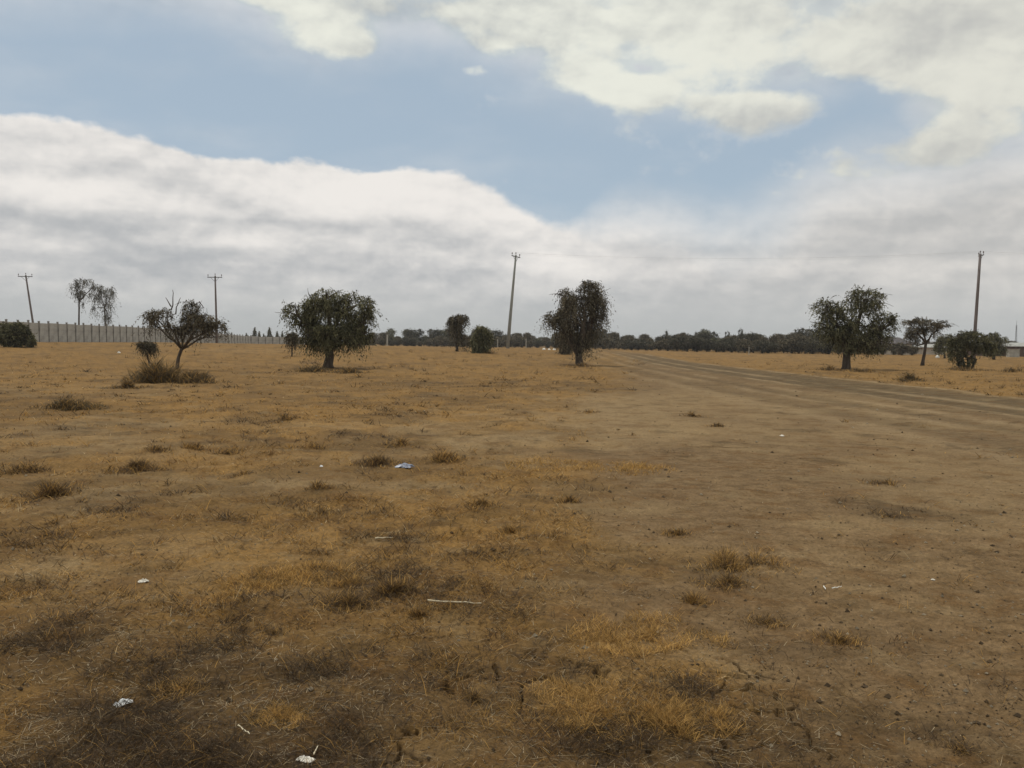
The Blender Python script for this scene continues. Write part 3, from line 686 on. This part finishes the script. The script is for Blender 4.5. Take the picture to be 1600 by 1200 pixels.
tree('pepper_tree', 'broad dark drooping tree with thick trunk, left of centre', (513, 575),
     [(515, 497, 48, 38), (508, 470, 34, 22), (556, 477, 30, 24), (571, 503, 20, 30, .7), (462, 486, 24, 13, .65), (475, 508, 24, 24, .9), (520, 525, 52, 18), (552, 522, 30, 22), (500, 530, 26, 16)],
     trunk_w=15, fork=(514, 543), strands=4600, seed=3, slen=.44, thr=.44, leaf=.06)
tree('pepper_tree', 'tall narrow brown drooping tree right of the tall central power pole', (905, 570),
     [(903, 488, 34, 28), (920, 456, 27, 17, 1.0), (882, 464, 17, 14, .7), (864, 498, 17, 13, 1.0), (899, 514, 27, 22, 1.1), (930, 482, 19, 28, .9), (924, 512, 14, 20, .8), (904, 540, 14, 14, .6)],
     trunk_w=12, fork=(904, 556), tint=BRN, strands=4400, seed=5, slen=.55, droop=1.2, leaf=.06, thr=.45)
tree('pepper_tree', 'smaller dark tree tucked behind the tall narrow brown tree', (881, 554), [(882, 528, 14, 18), (886, 540, 12, 10)],
     trunk_w=8, strands=900, seed=6, tint=BRN, leaf=.09)
tree('pepper_tree', 'broad dark green tree standing beyond the track at right', (1322, 577),
     [(1328, 500, 46, 40), (1345, 468, 34, 19), (1290, 482, 26, 17, .7), (1292, 512, 30, 24, .9), (1380, 508, 20, 24, .8), (1368, 532, 26, 18), (1330, 536, 44, 16), (1395, 500, 8, 10, .5)],
     trunk_w=13, fork=(1322, 552), strands=5000, seed=8, slen=.38, droop=.6, leaf=.06, thr=.42)
tree('thorn_tree', 'slender leaning tree with sparse open crown above the thorn heap', (274, 578),
     [(262, 490, 20, 8, .4), (298, 484, 16, 18, .35), (304, 505, 24, 18, .4), (326, 520, 19, 20, 1.3), (342, 512, 10, 12, .6), (238, 492, 14, 9, .35), (282, 508, 18, 14, .8), (236, 503, 12, 10, .2), (320, 500, 16, 12, .7)],
     trunk_w=5.6, fork=(284, 545), tint=BRN, strands=2600, seed=11, slen=.42, droop=.9, thr=.46, flare=1.3, leaf=.045, subs=7,
     bare_twigs=((268, 485, 270, 454), (268, 480, 258, 466), (275, 492, 282, 466), (300, 480, 312, 472), (312, 472, 320, 482)))
tree('thorn_tree', 'flat topped dark acacia with thin leaning trunk at right', (1441, 571),
     [(1446, 508, 28, 8), (1430, 522, 19, 15, 1.1), (1472, 506, 14, 5, .7), (1440, 499, 16, 4, .8), (1418, 504, 10, 4, .6), (1452, 522, 16, 10, .6), (1430, 540, 10, 9, .6)],
     trunk_w=5, fork=(1445, 535), tint=BRN, strands=1500, seed=13, slen=.3, droop=.5, thr=.43, leaf=.055)
tree('bushy_tree', 'wide bush with many stems at the foot of the right power pole', (1510, 577),
     [(1513, 531, 29, 15), (1496, 543, 17, 18), (1535, 542, 17, 14), (1508, 562, 15, 12, .8), (1495, 525, 10, 8, .6)], trunk_w=6, fork=(1511, 560), stems=4, strands=2600, seed=15, droop=.5, leaf=.06, slen=.3, thr=.4)
tree('bushy_tree', 'dark bushy tree right of the many stemmed bush', (1553, 562), [(1551, 533, 15, 14), (1558, 545, 11, 9), (1541, 543, 11, 11)], trunk_w=4, strands=1300, seed=16, leaf=.09, thr=.4, group='small trees behind the many stemmed bush')
tree('bushy_tree', 'dark bushy tree between the flat topped acacia and the many stemmed bush', (1476, 560), [(1478, 532, 15, 12), (1470, 542, 11, 8)], trunk_w=3, strands=900, seed=17, leaf=.09, thr=.42, group='small trees behind the many stemmed bush')
tree('umbrella_tree', 'small umbrella shaped tree left of the tall central power pole', (714, 549), [(716, 498, 15, 7, 1.2), (704, 508, 6, 12, .9), (729, 507, 6, 12, .9), (716, 514, 12, 14, .8), (725, 530, 13, 9, .4)],
     trunk_w=4, fork=(714, 528), strands=1400, seed=19, tint=BRN, droop=1.4, leaf=.08, thr=.4)
tree('round_tree', 'small round dark tree between the umbrella tree and the tall pole', (752, 552), [(752, 519, 12, 10), (747, 530, 13, 9), (758, 528, 11, 10), (751, 541, 13, 9)], trunk_w=8, strands=1500, seed=20, leaf=.09, thr=.38)
tree('sapling', 'thin lollipop sapling left of the broad tree', (456, 557), [(457, 527, 8, 8)], trunk_w=2.2, fork=(456, 535), strands=300, seed=21, leaf=.07, tint=BRN, thr=.36, flare=1.1)
tree('round_bush', 'dense round dark bush in front of the concrete wall at the left edge', (26, 537), [(23, 517, 24, 19), (40, 523, 13, 13), (9, 521, 13, 13), (25, 506, 13, 9)], D=76, trunk_w=8, fork=(26, 532), strands=2600, seed=23, leaf=.075, thr=.34, droop=.3, slen=.3, cat='bush')
tree('thorn_bush', 'small spreading shrub rising behind the thorn heap', (234, 568), [(227, 540, 17, 6), (236, 546, 10, 5, .6)], trunk_w=3, fork=(229, 552), strands=500, seed=25, tint=BRN, leaf=.05, thr=.42, cat='shrub', slen=.3)
tree('eucalyptus', 'tall wispy tree with curved top behind the concrete wall, left of the pair', (123, 535),
     [(131, 439, 15, 5, .9), (117, 446, 8, 7, .8), (148, 446, 6, 8, .6), (121, 459, 9, 7, 1.1), (136, 457, 11, 4, .6), (130, 472, 4, 3, .8)], D=165, trunk_w=2.6, fork=(124, 470), strands=300, seed=27, tint=GRY, leaf=.11, slen=.9, droop=1.2, thr=.47, subs=4, group='two wispy trees behind the wall')
tree('eucalyptus', 'tall wispy tree with hanging foliage behind the wall, right of the pair', (166, 535),
     [(158, 451, 7, 6, .8), (168, 458, 10, 10, .8), (152, 466, 7, 8, .6), (176, 454, 4, 7, .5), (150, 482, 5, 9, .5), (165, 480, 10, 14, .35), (170, 496, 6, 10, .35)], D=165, trunk_w=2.2, fork=(164, 480), strands=300, seed=29, tint=GRY, leaf=.11, slen=1.1, droop=1.5, thr=.48, subs=4, group='two wispy trees behind the wall')

# far tree line: seven tree shapes, each copied to many places
def proto(kind, seed):
    rnd = random.Random(seed); root = empty('distant_tree', (0, -500, 0)); mb = MB()
    if kind == 'dome': L3 = [(rnd.uniform(-.9, .9), rnd.uniform(-.6, .6), rnd.uniform(1.4, 3.6), rnd.uniform(1.0, 1.7), 1.3, rnd.uniform(.8, 1.3), 1) for _ in range(7)]
    elif kind == 'tall': L3 = [(rnd.uniform(-.3, .3), 0, 1.2+.75*i_, 1.15-.16*i_, 1.0, .8, 1) for i_ in range(6)]
    elif kind == 'cone': L3 = [(0, 0, .8+.6*i_, 1.5-.22*i_, 1.4-.2*i_, .6, 1) for i_ in range(7)]
    else: L3 = [(rnd.uniform(-1.6, 1.6), rnd.uniform(-.6, .6), rnd.uniform(.8, 2.2), rnd.uniform(.9, 1.4), 1.1, rnd.uniform(.6, .9), 1) for _ in range(7)]
    top = max(l[2] for l in L3); mb.tube([(0, 0, -.3), (.05, 0, .7), (-.04, .03, top*.6)], [.17, .13, .06], 7)
    for l in L3: limb(mb, (0, 0, .6), l[:3], .07, .02, rnd, .1, 4, 5)
    mb.build('trunk', M['bark'], root)
    V, Fq, T = crown_mesh(L3, 1700, .125, .45, .4, [GRN, BRN, (np.array([.06, .055, .04]), np.array([.12, .11, .08]))][seed % 3], .40, 4, seed, .8, split=3)
    mesh_obj('crown', V, Fq, M['leaf'], root, cols={'tint': T}); return root, max(l[2]+l[5] for l in L3)
KL = {'dome': ('dark round headed tree in the distant tree line', 'tree'), 'tall': ('slim upright tree poking above the distant tree line', 'tree'),
      'cone': ('pointed blue grey tree far behind the concrete wall', 'tree'), 'low': ('low spreading bush at the foot of the distant tree line', 'bush')}
PR = [('dome', *proto('dome', 41)), ('dome', *proto('dome', 43)), ('dome', *proto('dome', 45)), ('low', *proto('low', 46)), ('low', *proto('low', 50)), ('tall', *proto('tall', 47)), ('cone', *proto('cone', 51))]
used = set(); trnd = random.Random(78)
def far_tree(px, D, ytop, kind=None, fat=1.0):
    c_ = [k_ for k_ in range(len(PR)) if PR[k_][0] == (kind or 'dome')]; k_ = trnd.choice(c_); kd, pr, hh = PR[k_]
    if k_ in used: o = copy_tree(pr)
    else: o = pr; used.add(k_)
    x, y = at(px, D); z = float(H0(x, y))
    yh = 535.5+.0115*(px-800); ztop = EYE+(yh-ytop)*D/F; sc = (ztop-z)/hh
    o.location = (x, y, z-.05); o.scale = (sc*fat, sc*fat, sc); o.rotation_euler = (0, 0, trnd.uniform(0, 6.28))
    lb, ct = KL[kd]; tag(o, lb, ct, {'dome': 'round trees of the distant tree line', 'tall': 'slim trees of the distant tree line', 'cone': 'pointed trees behind the wall', 'low': 'low bushes of the distant tree line'}[kd])
prof = [(560, 521), (590, 520), (603, 520), (625, 522), (643, 519), (660, 525), (680, 521), (695, 520), (730, 524), (770, 517), (785, 520), (808, 519), (825, 521), (845, 523), (860, 524), (945, 519),
        (955, 522), (975, 524), (1000, 523), (1020, 526), (1042, 518), (1065, 519), (1085, 520), (1100, 517), (1120, 522), (1142, 521), (1170, 519), (1185, 521), (1205, 527), (1225, 528), (1240, 519), (1262, 512), (1275, 522),
        (1300, 525), (1340, 527), (1370, 530)]
PX = [p[0] for p in prof]; PYt = [p[1]-(2.5 if p[0] < 870 else 1.5) for p in prof]
px = 556
while px < 1415:
    t_ = np.interp(px, PX, PYt)+trnd.choice((-5, -2, 0, 1, 3, 5, 7))+trnd.uniform(-1.5, 1.5); D = float(np.interp(px, [560, 900, 1100, 1400], [300, 290, 215, 190]))*trnd.uniform(.96, 1.12)
    far_tree(px, D, t_, fat=trnd.uniform(.9, 1.3)); px += trnd.uniform(9, 16)
px = 556
while px < 1430:
    D = float(np.interp(px, [560, 900, 1100, 1400], [270, 262, 190, 172]))*trnd.uniform(.97, 1.05)
    far_tree(px, D, np.interp(px, PX, PYt)+trnd.uniform(6, 13), 'low', trnd.uniform(1.0, 1.5)); px += trnd.uniform(9, 16)
px = 545
while px < 1600:
    far_tree(px, 380*trnd.uniform(.95, 1.1), 526+.0115*(px-800)+trnd.uniform(-3, 4), 'dome', trnd.uniform(1.1, 1.6)); px += trnd.uniform(13, 20)
for p_ in ((944, 514), (1041, 517), (1087, 519), (1136, 518), (1157, 514), (1211, 521), (643, 518), (966, 521), (1245, 514)): far_tree(p_[0], 285 if p_[0] < 1000 else 235, p_[1]-1, 'tall', .75)
for p_ in ((362, 519), (385, 520), (398, 511, 1.1), (405, 517), (421, 511, 1.0), (433, 517), (441, 518), (412, 521), (450, 520)): far_tree(p_[0], 330, p_[1], 'cone', .85)
for p_ in ((1585, 533), (1592, 538), (1578, 541)): far_tree(p_[0], 205, p_[1], 'tall', .6)

# ------------------------------------------------------------------ precast concrete wall
def wall_thing(name, label, pts):
    root = empty(name, (pts[0][0], pts[0][1], 0)); tag(root, label, 'wall')
    o0 = Vector((pts[0][0], pts[0][1], 0)); BAY = 2.5
    pm = MB(); pm.box((0, 0, 1.26), (.17, .17, 2.62)); pm.box((0, 0, 2.6), (.21, .21, .07))
    bm_ = MB()
    for k_ in range(5):
        bm_.box((BAY/2, 0, .20+.47*k_), (BAY-.174, .055, .462)); bm_.box((BAY/2, 0, .20+.47*k_-.05), (BAY-.36, .068, .30))
    pobj = bobj = None; wr = random.Random(9)
    for (a, b_) in zip(pts[:-1], pts[1:]):
        a = Vector((*a, 0)); b_ = Vector((*b_, 0)); L_ = (b_-a).length; nb = int(round(L_/BAY)); d_ = (b_-a).normalized(); rz = math.atan2(d_.y, d_.x)
        for k_ in range(nb+1):
            p = a+d_*(BAY*k_); z = float(H0(p.x, p.y))
            if pobj is None: pobj = pm.build('post', M['concdark'], root); o = pobj
            else: o = pobj.copy(); COL.objects.link(o); o.parent = root
            o.location = (p.x-o0.x, p.y-o0.y, z-.1+wr.uniform(-.03, .05)); o.rotation_euler = (wr.uniform(-.012, .012), wr.uniform(-.012, .012), rz)
            if k_ == nb: break
            if bobj is None: bobj = bm_.build('panel', M['panel'], root); o = bobj
            else: o = bobj.copy(); COL.objects.link(o); o.parent = root
            o.location = (p.x-o0.x, p.y-o0.y, z-.02+wr.uniform(-.04, .03)); o.rotation_euler = (0, 0, rz)
w0 = (-55.2, 82.0); w1 = at(392, 212.0); w2 = at(500, 235.0)
wall_thing('concrete_wall', 'long grey precast concrete wall with upright posts at left', [w0, w1, w2])

# ------------------------------------------------------------------ power poles
def pole(label, base, D, h, top_px, r0=.2, r1=.11, arm=2.2, armrot=0, m_='pole', pins=3, cant=0.0):
    x, y = at(base, D); z = Hs(x, y) if D < 130 else float(H0(x, y)); root = empty('power_pole', (x, y, z)); tag(root, label, 'power pole', 'power poles')
    tx_ = at(top_px, D)[0]-x
    mb = MB(); mb.tube([(0, 0, -.5), (tx_*.33, 0, h*.33), (tx_*.66, 0, h*.66), (tx_, 0, h)], [r0, r0+(r1-r0)*.33, r0+(r1-r0)*.66, r1], 12); mb.build('shaft', M[m_], root, True)
    ax = Vector((math.cos(armrot), math.sin(armrot), cant)); A = MB(); c_ = Vector((tx_, -r1-.05, h-.25))
    A.tube([c_-ax*arm/2, c_+ax*arm/2], .07, 6); ob = A.build('crossarm', M['steel'], root)
    B_ = MB(); B_.tube([c_-ax*arm*.3, Vector((tx_, -.02, h-1.0))], .025, 5); B_.tube([c_+ax*arm*.3, Vector((tx_, -.02, h-1.0))], .025, 5); B_.build('brace', M['steel'], root)
    tops = []
    for k_ in range(pins):
        t_ = -1+2*k_/(pins-1); p = c_+ax*(arm*.46*t_)+Vector((0, 0, .07)); I = MB()
        if k_ == 1 and pins == 3: p = Vector((tx_, 0, h-.02))
        I.tube([p, p+Vector((0, 0, .16)), p+Vector((0, 0, .18)), p+Vector((0, 0, .26)), p+Vector((0, 0, .28)), p+Vector((0, 0, .38)), p+Vector((0, 0, .42))], [.025, .025, .08, .055, .085, .06, .02], 8)
        I.build('insulator', M['glaze'], root); tops.append(root.location+p+Vector((0, 0, .36)))
    return tops
P1 = pole('tall grey leaning power pole in the middle of the view', 793, 130, 13.5, 804.5, .27, .13, 1.9, R(-52), 'pole', 3, -.22)
P2 = pole('tall reddish brown power pole behind the bush at right', 1521, 120, 14.1, 1526.5, .24, .16, 2.0, R(80), 'wood', 3, 0)
P3 = pole('power pole leaning left behind the concrete wall, at far left', 56, 160, 11.9, 41.5, .20, .13, 2.5, R(4), 'wood', 3)
P4 = pole('upright power pole behind the slender leaning tree', 339, 150, 11.2, 336.5, .19, .13, 2.5, R(-3), 'wood', 3)
def cable(a, b_, sag, label):
    a = Vector(a); b_ = Vector(b_); mb = MB(); pts = [a.lerp(b_, i_/24)-Vector((0, 0, sag*4*(i_/24)*(1-i_/24))) for i_ in range(25)]; mb.tube(pts, .0038, 5)
    tag(mb.build('power_cable', M['tin']), label, 'cable', 'overhead power cables')
for a, b_ in zip(P1, P2): cable(a, b_, .9, 'thin overhead cable strung between the central pole and the right hand pole')
ox = Vector((62, -6, .2))
for b_ in P2: cable(b_, b_+ox, .9, 'thin overhead cable running from the right hand pole out of the picture')

# fence posts far off
def fpost(px, D, h, label, w=.14, m_='conc', name='fence_post'):
    x, y = at(px, D); mb = MB(); mb.box((0, 0, h/2-.1), (w, w, h+.2), taper=.85); mb.box((0, 0, h+.02), (w*1.0, w*1.0, .05), taper=.5)
    o = mb.build(name, M[m_]); o.location = (x, y, float(H0(x, y))); tag(o, label, 'post', 'far posts before the tree line')
fpost(605, 215, 3.0, 'pale grey post right of the broad left hand tree', .34)
fpost(777.5, 185, 1.7, 'short pale post just left of the tall central pole', .22)
fpost(822, 185, 1.9, 'short pale post right of the tall central pole', .22)
fpost(1170.5, 150, 1.3, 'thin pale post in the grass before the far trees', .12)

# ------------------------------------------------------------------ far houses
def house(px0, px1, D, eave, ridge, label, wm, rm, wins, hip=.5, door=None):
    x0 = at(px0, D)[0]; x1 = at(px1, D)[0]; wd = x1-x0; dp = 7.0; cx = (x0+x1)/2; z = float(H0(cx, D))
    root = empty('house', (cx, D, z)); tag(root, label, 'house'); mb = MB()
    mb.box((0, dp/2, eave/2-.2), (wd, dp, eave+.4)); mb.build('wall', M[wm], root)
    e = .5; hx = wd/2+e; rx_ = hx*(1-hip); A = [(-hx, -e, eave), (hx, -e, eave), (hx, dp+e, eave), (-hx, dp+e, eave)]; B_ = [(-rx_, dp/2, ridge), (rx_, dp/2, ridge)]
    v_ = A+B_+[(a, b_, c_-.12) for a, b_, c_ in A]; f_ = [(0, 1, 5, 4), (1, 2, 5), (2, 3, 4, 5), (3, 0, 4), (6, 7, 1, 0), (7, 8, 2, 1), (8, 9, 3, 2), (9, 6, 0, 3), (9, 8, 7, 6)]
    mesh_obj('roof', v_, f_, M[rm], root)
    for (wx_, ww, wz, wh) in wins:
        fr = MB(); fr.box((wx_, -.03, wz), (ww+.16, .10, wh+.16)); fo = fr.build('window', M['white'], root)
        pn = MB(); pn.box((wx_, -.09, wz), (ww, .03, wh)); pn.build('pane', M['glass'], fo)
    if door is not None: dm = MB(); dm.box((door, -.04, 1.0), (.9, .09, 2.0)); dm.build('door', M['brownwall'], root)
house(1384, 1424, 185, 2.3, 3.6, 'low cream house with dark hipped roof behind the flat topped acacia', 'plaster', 'roof', [(-1.2, 1.0, 1.4, .9), (1.6, 1.0, 1.4, .9)], .5, .3)
house(1536, 1576, 178, 2.0, 2.7, 'low dark house with pale roof at the far right', 'brownwall', 'tin', [(-1, .9, 1.2, .7), (1.2, .9, 1.2, .7)], .25, 0)
house(1592, 1640, 172, 2.0, 2.7, 'brown shed with white roof cut by the right edge', 'brownwall', 'tin', [(-1.4, .9, 1.2, .7)], .2, .3)
house(1446, 1476, 200, 1.6, 2.3, 'small shed with pale roof behind the trees at right', 'plaster', 'tin', [(0, .8, 1.0, .6)], .2)
# pale block wall and radio mast on the right
x, y = at(1583, 160); mb = MB(); mb.box((0, 0, .65), (1.7, 1.2, 1.5)); mb.box((0, 0, 1.43), (1.9, 1.4, .08))
o = mb.build('water_tank', M['conc']); o.location = (x, y, float(H0(x, y))); tag(o, 'pale concrete water tank before the sheds at far right', 'water tank')
x, y = at(1587, 260); root = empty('radio_mast', (x, y, float(H0(x, y)))); tag(root, 'slim radio mast rising above the far sheds at right', 'mast')
mb = MB()
for a in range(3): mb.tube([(.35*math.cos(a*2.09), .35*math.sin(a*2.09), 0), (.14*math.cos(a*2.09), .14*math.sin(a*2.09), 8.3)], .035, 5)
for k_ in range(16):
    for a in range(3):
        r_0 = .35-.21*k_/16; r_1 = .35-.21*(k_+1)/16
        mb.tube([(r_0*math.cos(a*2.09), r_0*math.sin(a*2.09), k_*.52), (r_1*math.cos(a*2.09+2.09), r_1*math.sin(a*2.09+2.09), (k_+1)*.52)], .02, 4)
mb.build('lattice', M['steel'], root); mb = MB(); mb.tube([(0, 0, 8.2), (0, 0, 9.6)], .03, 5); mb.build('antenna', M['steel'], root)

# ------------------------------------------------------------------ litter
def scrap(px, py, wpx, label, m_, name, cat, seed, hgt=.35, aspect=.7):
    x, y = hit(px, py); s = y/F; rx = wpx*s/2; r_ = random.Random(seed); N = 9; v_ = []; f_ = []
    for i_ in range(N):
        for j_ in range(N):
            u, w_ = i_/(N-1)*2-1, j_/(N-1)*2-1
            k_ = max(abs(u), abs(w_)); rr_ = k_*(1+.25*(r_.random()-.5)) if k_ > .9 else k_
            v_.append((u*rx*(1+.12*r_.gauss(0, 1)*(k_ > .9)), w_*rx*aspect*(1+.15*r_.gauss(0, 1)*(k_ > .9)), rx*hgt*(1-k_**2)*r_.uniform(.4, 1.3)+rx*.10*r_.random()+.004))
    for i_ in range(N-1):
        for j_ in range(N-1): a = i_*N+j_; f_.append((a, a+N, a+N+1, a+1))
    o = mesh_obj(name, v_, f_, M[m_]); o.location = (x, y, Hs(x, y)+.002); o.rotation_euler = (0, 0, r_.uniform(0, 3)); tag(o, label, cat)
    sm = o.modifiers.new('thick', 'SOLIDIFY'); sm.thickness = .002
    return o
def stick(px0, py0, px1, py1, rad, label, m_='straw', name='stick', seed=1, lift=.012):
    a = hit(px0, py0); b_ = hit(px1, py1); r_ = random.Random(seed); mb = MB(); pts = []
    za = Hs(*a)
    for i_ in range(8):
        t_ = i_/7; X_ = a[0]+(b_[0]-a[0])*t_; Y_ = a[1]+(b_[1]-a[1])*t_; j_ = .004*math.hypot(b_[0]-a[0], b_[1]-a[1])
        pts.append((X_-a[0]+r_.uniform(-j_, j_), Y_-a[1]+r_.uniform(-j_, j_)*2, (Hs(*b_)-za)*t_+lift+.004+r_.uniform(0, .006)))
    mb.tube(pts, [rad*(1-.5*i_/7)*r_.uniform(.8, 1.2) for i_ in range(8)], 6); o = mb.build(name, M[m_]); o.location = (a[0], a[1], za); tag(o, label, 'stick', 'pale dry sticks on the ground')
scrap(632, 733, 24, 'crumpled blue grey plastic bag beside the long dark tussock', 'blue', 'plastic_bag', 'plastic bag', 3, .5, .8)
scrap(193, 1107, 26, 'crumpled white paper in the near left corner', 'plastic', 'paper_scrap', 'paper', 4, .5, .6)
scrap(224, 912, 14, 'small pale crumpled scrap in the left middle ground', 'paper', 'paper_scrap', 'paper', 5, .6)
scrap(478, 1189, 26, 'torn pale scrap lying flat at the bottom edge', 'paper', 'paper_scrap', 'paper', 6, .25)
scrap(186, 552, 5, 'small white bag on the far left grass before the wall', 'white', 'plastic_bag', 'plastic bag', 7, 1.0)
scrap(502, 728, 7, 'tiny white scrap left of the long dark tussock', 'plastic', 'paper_scrap', 'paper', 8, .6)
scrap(1458, 905, 6, 'tiny pale scrap on the bare ground at right', 'paper', 'paper_scrap', 'paper', 9, .5)
scrap(1222, 622+60, 7, 'tiny pale scrap on the bare ground before the track', 'paper', 'paper_scrap', 'paper', 10, .5)
stick(668, 951, 752, 954, .006, 'long pale stick lying in the middle of the near ground', seed=1)
stick(586, 843, 614, 842, .006, 'short pale stick lying left of centre', seed=2)
stick(1287, 919, 1290, 924, .004, 'tiny white twig left of its pair on the bare ground', 'white', 'twig', 3)
stick(1300, 922, 1315, 920, .004, 'short white twig right of its pair on the bare ground', 'white', 'twig', 4)
stick(372, 1144, 390, 1160, .003, 'thin grey stem slanting in the near left ground', 'straw', 'twig', 5)
stick(490, 1184, 497, 1172, .003, 'thin pale stem beside the torn scrap at the bottom', 'straw', 'twig', 6)
def rock(px, py, wpx, label, seed, m_='white'):
    x, y = hit(px, py); s = y/F; r_ = random.Random(seed); mb = MB(); N = 8; pts = []
    for k_ in range(5):
        pts.append((0, 0, (k_/4)*wpx*s*.7-.05))
    mb.tube(pts, [wpx*s/2*q_*r_.uniform(.85, 1.15) for q_ in (1, 1.05, .9, .6, .2)], 9)
    mb.v = [(a*r_.uniform(.85, 1.15), b_*r_.uniform(.85, 1.15), c_) for a, b_, c_ in mb.v]
    o = mb.build('boulder', M[m_], smooth=False); o.location = (x, y, Hs(x, y)); tag(o, label, 'boulder', 'pale boulders before the tree line')
rock(850, 546.5, 5, 'leftmost of three pale boulders before the far trees', 1)
rock(858, 546.5, 4, 'middle one of three pale boulders before the far trees', 2)
rock(866, 547, 5, 'rightmost of three pale boulders before the far trees', 3)
rock(1465, 559, 7, 'pale boulder left of the many stemmed bush', 4)

# ------------------------------------------------------------------ the air over the plain
hm = bpy.data.materials.new('air'); hm.use_nodes = True; ht = hm.node_tree; ht.nodes.clear()
pv = ht.nodes.new('ShaderNodeVolumePrincipled'); pv.inputs['Density'].default_value = .00022; pv.inputs['Color'].default_value = (.86, .88, .92, 1); pv.inputs['Anisotropy'].default_value = 0
ho = ht.nodes.new('ShaderNodeOutputMaterial'); ht.links.new(pv.outputs[0], ho.inputs['Volume'])
hb = MB(); hb.box((0, 0, 7.7), (5400, 5400, 18.6)); tag(hb.build('haze', hm), 'thin dusty haze over the plain', 'haze', kind='stuff')
